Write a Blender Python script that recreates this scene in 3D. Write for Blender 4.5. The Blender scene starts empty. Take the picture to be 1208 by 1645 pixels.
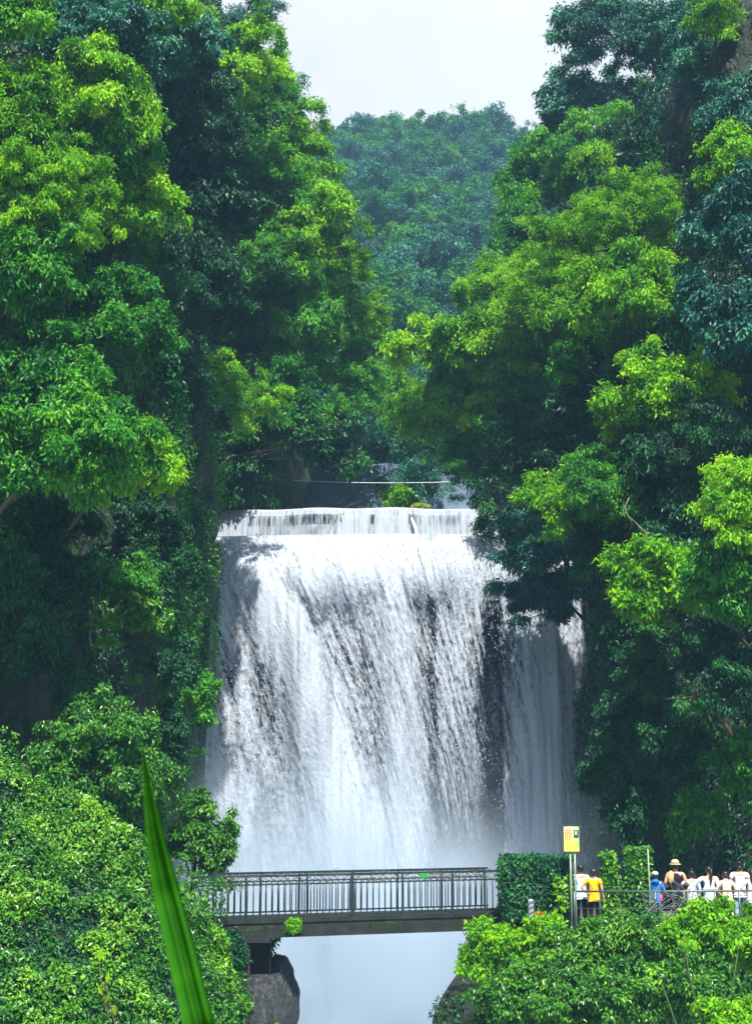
import bpy, bmesh, math, random
import numpy as np
from mathutils import Vector, Matrix

R = math.radians
rng = np.random.default_rng(7)
random.seed(7)
SC = bpy.context.scene
COL = SC.collection

# ------------------------------------------------------------------ camera
FPX = 2400.0                       # focal length in photograph pixels (1208 x 1645)
PITCH = math.atan((1250 - 822.5) / FPX)
CAMZ = 16.0
cam_d = bpy.data.cameras.new('camera')
cam_d.sensor_fit = 'VERTICAL'
cam_d.sensor_height = 36.0
cam_d.lens = FPX / 1645 * 36.0
cam_d.clip_start = 0.1
cam_d.clip_end = 3000
cam_d.dof.use_dof = True
cam_d.dof.focus_distance = 46
cam_d.dof.aperture_fstop = 14
cam = bpy.data.objects.new('camera', cam_d)
cam.location = (0, 0, CAMZ)
cam.rotation_euler = (R(90) + PITCH, 0, 0)
COL.objects.link(cam)
SC.camera = cam


def P(px, py, Y):
    """world point at distance Y seen at photograph pixel (px, py)"""
    r = (px - 604) / FPX
    u = (822.5 - py) / FPX
    dy = math.cos(PITCH) - u * math.sin(PITCH)
    dz = math.sin(PITCH) + u * math.cos(PITCH)
    k = Y / dy
    return Vector((r * k, Y, CAMZ + dz * k))


# ------------------------------------------------------------------ light
SUN_AZ = 7.0      # degrees to the right of straight behind the camera
SUN_EL = 61.0
sd = Vector((math.sin(R(SUN_AZ)) * math.cos(R(SUN_EL)), -math.cos(R(SUN_AZ)) * math.cos(R(SUN_EL)), math.sin(R(SUN_EL))))
sun_l = bpy.data.lights.new('sun', 'SUN')
sun_l.energy = 5.0
sun_l.angle = R(0.5)
sun_l.color = (1.0, 0.965, 0.89)
sun = bpy.data.objects.new('sun', sun_l)
sun.rotation_euler = sd.to_track_quat('Z', 'Y').to_euler()
sun.location = (0, 0, 120)
COL.objects.link(sun)

W = bpy.data.worlds.new('World')
SC.world = W
W.use_nodes = True
nt = W.node_tree
nt.nodes.clear()
sky = nt.nodes.new('ShaderNodeTexSky')
sky.sky_type = 'NISHITA'
sky.sun_disc = False
sky.sun_elevation = R(SUN_EL)
sky.sun_rotation = math.atan2(sd.x, sd.y)
sky.air_density = 1.3
sky.dust_density = 1.0
sky.ozone_density = 2.0
bg = nt.nodes.new('ShaderNodeBackground')
bg.inputs['Strength'].default_value = 0.068
bg2 = nt.nodes.new('ShaderNodeBackground')
bg2.inputs['Color'].default_value = (0.80, 0.84, 0.93, 1)
bg2.inputs['Strength'].default_value = 0.50
tc = nt.nodes.new('ShaderNodeTexCoord')
sep = nt.nodes.new('ShaderNodeSeparateXYZ')
nt.links.new(tc.outputs['Generated'], sep.inputs[0])
cn = nt.nodes.new('ShaderNodeTexNoise')
cn.inputs['Scale'].default_value = 3.0
cn.inputs['Detail'].default_value = 6
nt.links.new(tc.outputs['Generated'], cn.inputs['Vector'])
# a bank of thin bright cloud over the far end of the gorge; bluer sky overhead and behind
mr = nt.nodes.new('ShaderNodeMapRange')
mr.inputs['From Min'].default_value = 0.35
mr.inputs['From Max'].default_value = 0.75
nt.links.new(sep.outputs['Y'], mr.inputs['Value'])
ad = nt.nodes.new('ShaderNodeMath'); ad.operation = 'MULTIPLY_ADD'
nt.links.new(cn.outputs['Fac'], ad.inputs[0]); ad.inputs[1].default_value = 0.9; ad.inputs[2].default_value = -0.5
ad2 = nt.nodes.new('ShaderNodeMath'); ad2.operation = 'ADD'; ad2.use_clamp = True
nt.links.new(mr.outputs[0], ad2.inputs[0]); nt.links.new(ad.outputs[0], ad2.inputs[1])
cr = nt.nodes.new('ShaderNodeValToRGB')
cr.color_ramp.elements[0].position = 0.35; cr.color_ramp.elements[0].color = (0.78, 0.80, 0.90, 1)
cr.color_ramp.elements[1].position = 0.65; cr.color_ramp.elements[1].color = (0.92, 0.93, 0.96, 1)
nt.links.new(cn.outputs['Fac'], cr.inputs[0]); nt.links.new(cr.outputs[0], bg2.inputs['Color'])
mixw = nt.nodes.new('ShaderNodeMixShader')
nt.links.new(ad2.outputs[0], mixw.inputs[0])
nt.links.new(sky.outputs[0], bg.inputs['Color'])
nt.links.new(bg.outputs[0], mixw.inputs[1]); nt.links.new(bg2.outputs[0], mixw.inputs[2])
wo = nt.nodes.new('ShaderNodeOutputWorld')
nt.links.new(mixw.outputs[0], wo.inputs['Surface'])

SC.view_settings.view_transform = 'Standard'
SC.view_settings.look = 'None'
SC.view_settings.exposure = 1.25
SC.view_settings.gamma = 1.0
SC.view_settings.use_curve_mapping = False
cy = SC.cycles
cy.max_bounces = 7
cy.diffuse_bounces = 3
cy.glossy_bounces = 2
cy.transmission_bounces = 4
cy.transparent_max_bounces = 12
cy.volume_bounces = 2
cy.volume_step_rate = 2.0
cy.volume_max_steps = 128
cy.caustics_reflective = False
cy.caustics_refractive = False
cy.sample_clamp_indirect = 4.0


# ------------------------------------------------------------------ helpers
def tag(o, label=None, cat=None, group=None, kind=None):
    if label: o['label'] = label
    if cat: o['category'] = cat
    if group: o['group'] = group
    if kind: o['kind'] = kind
    return o


def link(name, me, mat=None, parent=None, loc=None):
    o = bpy.data.objects.new(name, me)
    COL.objects.link(o)
    if me is not None and mat is not None and not me.materials:
        for m in (mat if isinstance(mat, (list, tuple)) else [mat]):
            me.materials.append(m)
    if parent is not None:
        o.parent = parent
    if loc is not None:
        o.location = loc
    return o


def empty(name, loc, rz=0):
    o = bpy.data.objects.new(name, None)
    o.empty_display_size = 0.3
    COL.objects.link(o)
    o.location = loc
    o.rotation_euler = (0, 0, rz)
    return o


def quads_mesh(name, V, F, smooth=False):
    """V (n,3), F (m,4) numpy -> mesh, fast"""
    me = bpy.data.meshes.new(name)
    V = np.ascontiguousarray(V, dtype=np.float32); F = np.ascontiguousarray(F, dtype=np.int32)
    k = F.shape[1]
    me.vertices.add(len(V)); me.vertices.foreach_set('co', V.ravel())
    me.loops.add(F.size); me.loops.foreach_set('vertex_index', F.ravel())
    me.polygons.add(len(F)); me.polygons.foreach_set('loop_start', np.arange(0, F.size, k, dtype=np.int32))
    me.update(calc_edges=True)
    me.polygons.foreach_set('use_smooth', np.full(len(F), smooth, dtype=bool))
    return me


def grid_faces(nu, nv, wrap=False):
    i = np.arange(nu - 1)[:, None]
    j = np.arange(nv if wrap else nv - 1)[None, :]
    a = i * nv + j
    b = i * nv + (j + 1) % nv
    c = (i + 1) * nv + (j + 1) % nv
    d = (i + 1) * nv + j
    return np.stack([a, b, c, d], -1).reshape(-1, 4)


def _hash(ix, iy, iz, s):
    h = (ix * 374761393 + iy * 668265263 + iz * 2147483647 + s * 1274126177) & 0xFFFFFFFF
    h = ((h ^ (h >> 13)) * 1274126177) & 0xFFFFFFFF
    h = h ^ (h >> 16)
    return (h & 0xFFFF) / 65535.0


def vnoise(p, scale=1.0, seed=0):
    p = np.asarray(p, dtype=np.float64) * scale
    i = np.floor(p).astype(np.int64)
    f = p - i
    f = f * f * (3 - 2 * f)
    r = 0
    for dx in (0, 1):
        for dy in (0, 1):
            for dz in (0, 1):
                w = (f[..., 0] if dx else 1 - f[..., 0]) * (f[..., 1] if dy else 1 - f[..., 1]) * (f[..., 2] if dz else 1 - f[..., 2])
                r = r + w * _hash(i[..., 0] + dx, i[..., 1] + dy, i[..., 2] + dz, seed)
    return r


def fbm(p, scale=1.0, seed=0, octv=4):
    r, a, t = 0, 1.0, 0
    for k in range(octv):
        r = r + a * vnoise(p, scale * 2 ** k, seed + k * 17)
        t += a
        a *= 0.5
    return r / t


class MB:
    """collects boxes, bars, tubes and lathes and links them as one mesh"""
    def __init__(self):
        self.bm = bmesh.new()

    def box(self, c, s, rot=None):
        m = Matrix.Translation(Vector(c)) @ (rot.to_4x4() if rot is not None else Matrix.Identity(4)) @ Matrix.Diagonal((s[0], s[1], s[2], 1))
        bmesh.ops.create_cube(self.bm, size=1, matrix=m)
        return self

    def bar(self, a, b, w, h):
        a = Vector(a); b = Vector(b); d = b - a
        q = d.to_track_quat('X', 'Z').to_matrix()
        return self.box((a + b) / 2, (d.length, w, h), q)

    def tube(self, pts, rad, n=8, cap=True):
        pts = [Vector(p) for p in pts]
        if not hasattr(rad, '__len__'):
            rad = [rad] * len(pts)
        rings = []
        up = Vector((0, 0, 1))
        for i, p in enumerate(pts):
            t = (pts[min(i + 1, len(pts) - 1)] - pts[max(i - 1, 0)])
            if t.length < 1e-9: t = Vector((0, 0, 1))
            t.normalize()
            ref = up if abs(t.z) < 0.9 else Vector((1, 0, 0))
            u = t.cross(ref).normalized(); v = t.cross(u).normalized()
            rings.append([self.bm.verts.new(p + (u * math.cos(2 * math.pi * k / n) + v * math.sin(2 * math.pi * k / n)) * rad[i]) for k in range(n)])
        for a, b in zip(rings[:-1], rings[1:]):
            for k in range(n):
                f = self.bm.faces.new((a[k], a[(k + 1) % n], b[(k + 1) % n], b[k])); f.smooth = True
        if cap:
            self.bm.faces.new(rings[0][::-1]); self.bm.faces.new(rings[-1])
        return self

    def ball(self, c, s, sub=2, jit=0.0, seed=0):
        st = len(self.bm.verts)
        m = Matrix.Translation(Vector(c)) @ Matrix.Diagonal((s[0], s[1], s[2], 1))
        g = bmesh.ops.create_icosphere(self.bm, subdivisions=sub, radius=1, matrix=m)
        for v in g['verts']:
            if jit:
                k = 1 + jit * (fbm(np.array([v.co.x, v.co.y, v.co.z]) / max(s), 2.0, seed) - 0.5) * 2
                v.co = Vector(c) + (v.co - Vector(c)) * float(k)
            for f in v.link_faces: f.smooth = True
        return self

    def build(self, name, mat, parent=None, loc=None, bevel=0):
        if bevel:
            bmesh.ops.bevel(self.bm, geom=list(self.bm.edges), offset=bevel, segments=1, affect='EDGES', clamp_overlap=True)
        bmesh.ops.recalc_face_normals(self.bm, faces=self.bm.faces)
        me = bpy.data.meshes.new(name)
        self.bm.to_mesh(me); self.bm.free()
        return link(name, me, mat, parent, loc)


# ------------------------------------------------------------------ materials
def new_mat(name):
    m = bpy.data.materials.new(name)
    m.use_nodes = True
    t = m.node_tree
    return m, t, t.nodes['Principled BSDF'], t.nodes['Material Output']


def nd(t, kind, **kw):
    n = t.nodes.new(kind)
    for k, v in kw.items():
        if k in n.inputs.keys(): n.inputs[k].default_value = v
        else: setattr(n, k, v)
    return n


def ramp(t, src, stops):
    r = t.nodes.new('ShaderNodeValToRGB')
    e = r.color_ramp.elements
    while len(e) < len(stops): e.new(0.5)
    for x, (p, c) in zip(e, stops):
        x.position = p
        x.color = (*c, 1) if len(c) == 3 else c
    t.links.new(src, r.inputs[0])
    return r


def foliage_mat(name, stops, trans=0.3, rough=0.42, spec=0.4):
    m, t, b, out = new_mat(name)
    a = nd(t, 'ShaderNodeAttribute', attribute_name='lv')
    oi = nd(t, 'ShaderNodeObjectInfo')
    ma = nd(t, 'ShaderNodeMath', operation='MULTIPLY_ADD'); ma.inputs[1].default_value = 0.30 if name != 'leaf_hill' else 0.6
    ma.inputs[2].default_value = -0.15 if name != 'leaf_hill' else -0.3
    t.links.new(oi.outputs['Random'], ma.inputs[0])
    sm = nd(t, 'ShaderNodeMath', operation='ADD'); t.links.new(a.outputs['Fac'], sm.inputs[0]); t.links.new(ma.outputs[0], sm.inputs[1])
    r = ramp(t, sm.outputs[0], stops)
    t.links.new(r.outputs[0], b.inputs['Base Color'])
    b.inputs['Roughness'].default_value = rough
    b.inputs['Specular IOR Level'].default_value = spec
    tr = nd(t, 'ShaderNodeBsdfTranslucent')
    h = nd(t, 'ShaderNodeHueSaturation', Hue=0.485, Saturation=1.1, Value=1.3)
    t.links.new(r.outputs[0], h.inputs['Color']); t.links.new(h.outputs[0], tr.inputs[0])
    mx = nd(t, 'ShaderNodeMixShader'); mx.inputs[0].default_value = trans
    t.links.new(b.outputs[0], mx.inputs[1]); t.links.new(tr.outputs[0], mx.inputs[2])
    t.links.new(mx.outputs[0], out.inputs[0])
    return m


FM = {
    'L': foliage_mat('leaf_lime', [(0, (0.045, 0.19, 0.003)), (0.5, (0.15, 0.42, 0.003)), (1, (0.36, 0.64, 0.006))], 0.36, 0.5, 0.22),
    'G': foliage_mat('leaf_green', [(0, (0.012, 0.105, 0.016)), (0.5, (0.045, 0.25, 0.018)), (1, (0.15, 0.42, 0.018))], 0.32, 0.48, 0.25),
    'B': foliage_mat('leaf_bluegreen', [(0, (0.006, 0.055, 0.052)), (0.5, (0.02, 0.135, 0.085)), (1, (0.07, 0.27, 0.14))], 0.2, 0.45, 0.3),
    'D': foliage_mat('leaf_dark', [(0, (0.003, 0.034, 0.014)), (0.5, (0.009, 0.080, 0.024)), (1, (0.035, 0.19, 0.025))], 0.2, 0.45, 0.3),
    'I': foliage_mat('leaf_ivy', [(0, (0.012, 0.085, 0.006)), (0.5, (0.042, 0.185, 0.008)), (1, (0.18, 0.40, 0.012))], 0.15, 0.40, 0.4),
    'H': foliage_mat('leaf_hill', [(0, (0.008, 0.075, 0.025)), (0.5, (0.03, 0.18, 0.03)), (1, (0.12, 0.36, 0.03))], 0.25, 0.6, 0.2),
    'Y': foliage_mat('leaf_yellow', [(0, (0.10, 0.26, 0.005)), (0.5, (0.32, 0.46, 0.008)), (1, (0.5, 0.56, 0.02))], 0.34, 0.5, 0.2),
}


def plain(name, col, rough=0.6, spec=0.3, metal=0.0, noise=None, bump=None):
    m, t, b, out = new_mat(name)
    b.inputs['Roughness'].default_value = rough
    b.inputs['Specular IOR Level'].default_value = spec
    b.inputs['Metallic'].default_value = metal
    if noise:
        sc, amt = noise
        tcx = nd(t, 'ShaderNodeTexCoord')
        n = nd(t, 'ShaderNodeTexNoise', Scale=sc, Detail=5)
        t.links.new(tcx.outputs['Object'], n.inputs['Vector'])
        lo = tuple(c * (1 - amt) for c in col); hi = tuple(min(1, c * (1 + amt)) for c in col)
        r = ramp(t, n.outputs['Fac'], [(0.3, lo), (0.7, hi)])
        t.links.new(r.outputs[0], b.inputs['Base Color'])
        if bump:
            bp = nd(t, 'ShaderNodeBump', Strength=bump, Distance=0.05)
            t.links.new(n.outputs['Fac'], bp.inputs['Height']); t.links.new(bp.outputs[0], b.inputs['Normal'])
    else:
        b.inputs['Base Color'].default_value = (*col, 1)
    return m


def rock_mat(name, dark, light, moss, mossy=0.5, rough=0.7, scale=1.0):
    m, t, b, out = new_mat(name)
    tcx = nd(t, 'ShaderNodeTexCoord')
    mp = nd(t, 'ShaderNodeMapping'); mp.inputs['Scale'].default_value = (1.0, 1.0, 0.55)
    t.links.new(tcx.outputs['Object'], mp.inputs[0])
    n1 = nd(t, 'ShaderNodeTexNoise', Scale=0.7 * scale, Detail=10, Roughness=0.65)
    v1 = nd(t, 'ShaderNodeTexVoronoi', Scale=0.9 * scale, feature='DISTANCE_TO_EDGE')
    n2 = nd(t, 'ShaderNodeTexNoise', Scale=4 * scale, Detail=8, Roughness=0.7)
    for n in (n1, n2): t.links.new(mp.outputs[0], n.inputs['Vector'])
    wp = nd(t, 'ShaderNodeVectorMath', operation='MULTIPLY_ADD'); wp.inputs[1].default_value = (1.2, 1.2, 1.2)
    t.links.new(n1.outputs['Color'], wp.inputs[0]); t.links.new(mp.outputs[0], wp.inputs[2]); t.links.new(wp.outputs[0], v1.inputs['Vector'])
    r = ramp(t, n2.outputs['Fac'], [(0.32, dark), (0.72, light)])
    n3 = nd(t, 'ShaderNodeTexNoise', Scale=0.5 * scale, Detail=7, Roughness=0.75)
    t.links.new(tcx.outputs['Object'], n3.inputs['Vector'])
    mk = ramp(t, n3.outputs['Fac'], [(0.62 - 0.25 * mossy, (0, 0, 0)), (0.70 - 0.25 * mossy, (1, 1, 1))])
    mx = nd(t, 'ShaderNodeMix', data_type='RGBA')
    t.links.new(mk.outputs[0], mx.inputs[0]); t.links.new(r.outputs[0], mx.inputs[6]); mx.inputs[7].default_value = (*moss, 1)
    t.links.new(mx.outputs[2], b.inputs['Base Color'])
    b.inputs['Roughness'].default_value = rough
    cr_ = ramp(t, v1.outputs['Distance'], [(0.0, (0, 0, 0)), (0.12, (1, 1, 1))])
    ad_ = nd(t, 'ShaderNodeMath', operation='ADD'); t.links.new(cr_.outputs[0], ad_.inputs[0]); t.links.new(n2.outputs['Fac'], ad_.inputs[1])
    bp = nd(t, 'ShaderNodeBump', Strength=0.9, Distance=0.25)
    t.links.new(ad_.outputs[0], bp.inputs['Height']); t.links.new(bp.outputs[0], b.inputs['Normal'])
    return m


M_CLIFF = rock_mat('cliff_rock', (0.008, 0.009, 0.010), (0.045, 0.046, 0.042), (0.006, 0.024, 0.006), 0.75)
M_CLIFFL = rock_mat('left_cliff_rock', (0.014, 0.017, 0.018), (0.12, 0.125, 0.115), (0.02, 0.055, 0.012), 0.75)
M_WET = rock_mat('wet_rock', (0.012, 0.022, 0.035), (0.05, 0.075, 0.10), (0.015, 0.03, 0.03), 0.3, 0.35, 1.2)
M_BOULDER = rock_mat('boulder_rock', (0.010, 0.012, 0.015), (0.15, 0.16, 0.175), (0.02, 0.05, 0.012), 0.3, 0.55, 3.0)
M_SOIL = rock_mat('soil', (0.015, 0.018, 0.010), (0.05, 0.05, 0.03), (0.012, 0.04, 0.008), 0.9)
M_HILL = rock_mat('hill_ground', (0.015, 0.03, 0.015), (0.04, 0.07, 0.03), (0.015, 0.05, 0.015), 0.9, 0.9, 0.2)
M_BARK = plain('bark', (0.055, 0.042, 0.03), 0.85, 0.2, noise=(9, 0.5), bump=0.6)
M_BARKP = plain('bark_pale', (0.13, 0.095, 0.065), 0.8, 0.2, noise=(9, 0.4), bump=0.5)
M_CONC = plain('weir_concrete', (0.20, 0.22, 0.25), 0.5, 0.4, noise=(2.2, 0.45), bump=0.4)
M_IRON = plain('railing_iron', (0.012, 0.022, 0.022), 0.4, 0.5, noise=(12, 0.4))
M_BEAM = plain('bridge_concrete', (0.015, 0.018, 0.015), 0.75, 0.3, noise=(3, 0.5), bump=0.4)
M_RUST = plain('pier_brown', (0.055, 0.035, 0.028), 0.8, 0.2, noise=(5, 0.4), bump=0.4)

# ------------------------------------------------------------------ terrain
TERR = []                                  # vertices that trunks may root on


def plan_curve(pts, n):
    pts = np.array(pts, float)
    d = np.r_[0, np.cumsum(np.hypot(*np.diff(pts, axis=0).T))]
    s = np.linspace(0, d[-1], n)
    # smooth by averaging
    x = np.interp(s, d, pts[:, 0]); y = np.interp(s, d, pts[:, 1])
    k = max(3, n // 14)
    ker = np.hanning(k + 2)[1:-1]; ker /= ker.sum()
    xp = np.convolve(np.pad(x, k, 'edge'), ker, 'same')[k:-k]
    yp = np.convolve(np.pad(y, k, 'edge'), ker, 'same')[k:-k]
    return np.stack([xp, yp], 1)


def cliff(name, pts, side, zs, setback, mat, ns=190, amp=1.0, seed=0):
    c = plan_curve(pts, ns)
    t = np.gradient(c, axis=0); t /= np.linalg.norm(t, axis=1)[:, None]
    n = np.stack([t[:, 1], -t[:, 0]], 1) * side          # towards the gorge
    S = np.array([setback(z) for z in zs])
    X = c[:, None, 0] - n[:, None, 0] * S[None, :]
    Y = c[:, None, 1] - n[:, None, 1] * S[None, :]
    Z = np.broadcast_to(np.array(zs)[None, :], X.shape)
    p = np.stack([X, Y, Z], -1)
    q = p * np.array([1, 1, 0.45])
    d = (fbm(q, 0.16, seed, 3) - 0.5) * 3.2 * amp + (np.abs(fbm(q, 0.7, seed + 5, 4) - 0.5) * -3.0 + 0.3) * amp * 0.9 + (fbm(p, 2.2, seed + 9, 2) - 0.5) * 0.35 * amp
    p[..., 0] += n[:, None, 0] * d
    p[..., 1] += n[:, None, 1] * d
    me = quads_mesh(name, p.reshape(-1, 3), grid_faces(ns, len(zs)), True)
    o = link(name, me, mat)
    tag(o, kind='structure')
    # fine ledges
    nn = np.stack([n[:, None, 0] + 0 * X, n[:, None, 1] + 0 * X, 0 * X + 0.15], -1)
    TERR.append(p[::2, ::2].reshape(-1, 3))
    return p, nn


ZS = list(np.linspace(-1, 40, 110)) + list(np.linspace(40.8, 92, 60))


def sb_left(z):
    s = 0.0
    if z > 27: s += (z - 27) * 0.10
    if z > 55: s += (z - 55) * 0.30
    if z < 12: s -= (12 - z) * 0.10
    return s


def sb_right(z):
    s = 0.0
    if z > 30: s += (z - 30) * 0.22
    if z > 50: s += (z - 50) * 0.45
    return s


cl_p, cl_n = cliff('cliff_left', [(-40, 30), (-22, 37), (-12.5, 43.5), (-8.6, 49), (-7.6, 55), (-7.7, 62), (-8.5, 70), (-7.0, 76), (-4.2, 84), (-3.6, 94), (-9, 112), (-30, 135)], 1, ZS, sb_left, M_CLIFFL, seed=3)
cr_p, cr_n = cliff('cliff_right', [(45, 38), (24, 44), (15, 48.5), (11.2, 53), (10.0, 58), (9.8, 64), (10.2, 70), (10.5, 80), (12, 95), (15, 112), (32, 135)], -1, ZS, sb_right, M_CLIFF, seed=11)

# far hill as a height field
hx = np.linspace(-150, 150, 121); hy = np.linspace(98, 420, 110)
HX, HY = np.meshgrid(hx, hy, indexing='ij')


def hill_z(X, Y):
    rise = np.clip(Y - 106, 0, None)
    prof = np.where(rise < 170, 29 + rise * 0.66, 29 + 170 * 0.66 - (rise - 170) * 0.15)
    side = np.abs(X - 10)
    z = prof * (1 - 0.0) + np.clip(side - 12, 0, 60) * 0.35 * np.clip(1 - rise / 120, 0, 1)
    z = np.where(Y > 200, z - np.clip(side - 25, 0, None) * 0.10 * np.clip((Y - 200) / 60, 0, 1), z)
    z = z - (np.clip(X - 6, 0, 40) * 0.20 + 3.5) * np.clip((Y - 180) / 80, 0, 1)
    return z + (fbm(np.stack([X, Y, X * 0], -1), 0.035, 31, 4) - 0.5) * 14 * np.clip(rise / 40, 0, 1)


HZ = hill_z(HX, HY)
hp = np.stack([HX, HY, HZ], -1)
tag(link('hill', quads_mesh('hill', hp.reshape(-1, 3), grid_faces(121, 110), True), M_HILL), kind='structure')
TERR.append(hp[:, ::2].reshape(-1, 3))

# river bed behind the weir, gorge floor, near bank
tag(MB().box((0, 89, 26.6), (60, 36, 1.0)).build('river_bed', M_WET), kind='structure')
gf = np.stack(np.meshgrid(np.linspace(-60, 60, 80), np.linspace(-30, 72, 60), indexing='ij'), -1)
gz = -1.2 + (fbm(np.concatenate([gf, gf[..., :1] * 0], -1), 0.15, 8) - 0.5) * 1.2
tag(link('gorge_floor', quads_mesh('gorge_floor', np.concatenate([gf, gz[..., None]], -1).reshape(-1, 3), grid_faces(80, 60), True), M_WET), kind='structure')

# water material for the two calm surfaces
M_WATER, t_, b_, o_ = new_mat('calm_water')
b_.inputs['Base Color'].default_value = (0.32, 0.42, 0.48, 1)
b_.inputs['Roughness'].default_value = 0.22
n_ = nd(t_, 'ShaderNodeTexNoise', Scale=1.6, Detail=6)
tcx_ = nd(t_, 'ShaderNodeTexCoord'); t_.links.new(tcx_.outputs['Object'], n_.inputs['Vector'])
bp_ = nd(t_, 'ShaderNodeBump', Strength=0.5, Distance=0.2)
t_.links.new(n_.outputs['Fac'], bp_.inputs['Height']); t_.links.new(bp_.outputs[0], b_.inputs['Normal'])
tag(MB().box((0, 20, -0.3), (118, 100, 0.5)).build('pool_water', M_WATER), kind='structure')

# near bank under the camera
nb = np.stack(np.meshgrid(np.linspace(-14, 14, 30), np.linspace(-8, 7, 24), indexing='ij'), -1)
nz = 14.3 - np.clip(nb[..., 1] - 3.0, 0, None) ** 1.5 * 1.8 + (fbm(np.concatenate([nb, nb[..., :1] * 0], -1), 0.8, 18) - 0.5) * 0.3
tag(link('near_bank', quads_mesh('near_bank', np.concatenate([nb, nz[..., None]], -1).reshape(-1, 3), grid_faces(30, 24), True), M_SOIL), kind='structure')


# ------------------------------------------------------------------ leaves
def leaf_mesh(name, Pb, D, N, L, Wd, lv):
    """one folded pointed leaf per row"""
    D = D / (np.linalg.norm(D, axis=1)[:, None] + 1e-9)
    S = np.cross(D, N); S /= (np.linalg.norm(S, axis=1)[:, None] + 1e-9)
    N = np.cross(S, D)
    L = np.broadcast_to(L, len(Pb))[:, None]; Wd = np.broadcast_to(Wd, len(Pb))[:, None]
    V = np.empty((len(Pb), 4, 3), np.float32)
    V[:, 0] = Pb
    V[:, 1] = Pb + D * L * 0.42 + S * Wd * 0.5 + N * Wd * 0.16
    V[:, 2] = Pb + D * L - N * L * 0.12
    V[:, 3] = Pb + D * L * 0.42 - S * Wd * 0.5 + N * Wd * 0.16
    F = np.arange(len(Pb) * 4, dtype=np.int32).reshape(-1, 4)
    me = quads_mesh(name, V.reshape(-1, 3), F)
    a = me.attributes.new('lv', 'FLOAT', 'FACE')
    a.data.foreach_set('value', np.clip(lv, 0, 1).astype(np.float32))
    return me


def unit(v):
    return v / (np.linalg.norm(v, axis=-1, keepdims=True) + 1e-9)


def spray_leaves(C, RC, out, leafL, aspect, ntw, nlf, g, droop=0.4, tone=None, upn=1.0):
    """leaves on arching twigs of clumps at C (k,3) with radius RC (k), outward dirs out (k,3)"""
    k = len(C)
    az = g.uniform(0, 2 * np.pi, (k, ntw)); el = g.uniform(-0.35, 1.2, (k, ntw))
    d = np.stack([np.cos(az) * np.cos(el), np.sin(az) * np.cos(el), np.sin(el) * 0.5], -1)
    d = unit(d + out[:, None, :] * 0.55)
    ln = RC[:, None] * g.uniform(0.55, 1.15, (k, ntw))
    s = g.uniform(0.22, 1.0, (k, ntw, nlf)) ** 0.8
    dn = np.array([0, 0, -1.0])
    p = C[:, None, None] + d[:, :, None] * (ln[..., None] * s)[..., None] + dn * (droop * ln[..., None] * s ** 2)[..., None]
    tan = d[:, :, None] + dn * (2 * droop * s)[..., None]
    jit = g.normal(0, 1, p.shape)
    p = p + jit * leafL * 0.55
    jit2 = g.normal(0, 1, p.shape)
    D = unit(unit(tan) * 0.6 + jit2 * 0.6 + dn * 0.6)
    N = unit(np.array([0, 0, upn * 0.8]) + g.normal(0, 0.55, p.shape) + out[:, None, None, :] * 0.3)
    tw = g.normal(0, 0.13, (k, ntw, 1))
    cl = (tone if tone is not None else g.normal(0, 0.14, k))[:, None, None]
    lv = 0.42 + cl + tw + g.normal(0, 0.12, (k, ntw, nlf)) + 0.35 * (s - 0.65)  # tips lighter, inner leaves darker: contrast inside the crown put into leaf colour
    L = leafL * g.uniform(0.65, 1.3, (k, ntw, nlf))
    return p.reshape(-1, 3), D.reshape(-1, 3), N.reshape(-1, 3), L.ravel(), (L * aspect * g.uniform(0.8, 1.2, L.shape)).ravel(), lv.ravel()


def crown_clumps(rx, ry, rz, rc, g, dens=1.0):
    """irregular crown: boughs that stick out of a lumpy ellipsoid, each carrying a few leaf pads"""
    nb = int(5 + dens * 1.55 * (rx * rz + rx * ry + ry * rz) / (rc * rc) * 0.8)
    v = unit(g.normal(0, 1, (nb, 3)))
    v[:, 2] = np.where(v[:, 2] < -0.75, -v[:, 2], v[:, 2])
    v[:, 1] = np.where(v[:, 1] > 0.45, -v[:, 1], v[:, 1])
    rad = g.uniform(0.45, 1.18, nb)
    lump = 0.66 + 0.62 * vnoise(v * 1.9 + g.uniform(0, 50, 3), 1.0, 3)
    B = v * rad[:, None] * lump[:, None] * np.array([rx, ry, rz])
    k = 4
    az = g.uniform(0, 6.28, (nb, k))
    rr = rc * g.uniform(0.25, 1.15, (nb, k))
    C = B[:, None] + np.stack([np.cos(az) * rr, np.sin(az) * rr, g.normal(-0.25, 0.6, (nb, k)) * rc], -1)
    RC = np.repeat(rc * g.uniform(0.45, 0.95, nb), k) * g.uniform(0.7, 1.2, nb * k)
    o = np.repeat(unit(v * np.array([1, 1, 0.6])), k, axis=0)
    return C.reshape(-1, 3), RC, o


# one tree: a tapered trunk with limbs, and a crown of leaf sprays
ALLT = None


def nearest_ground(p):
    global ALLT
    if ALLT is None: ALLT = np.concatenate(TERR)
    d = ALLT - np.array(p)
    d[:, 2] *= 1.6
    i = np.argmin((d ** 2).sum(1))
    return Vector(ALLT[i])


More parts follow.
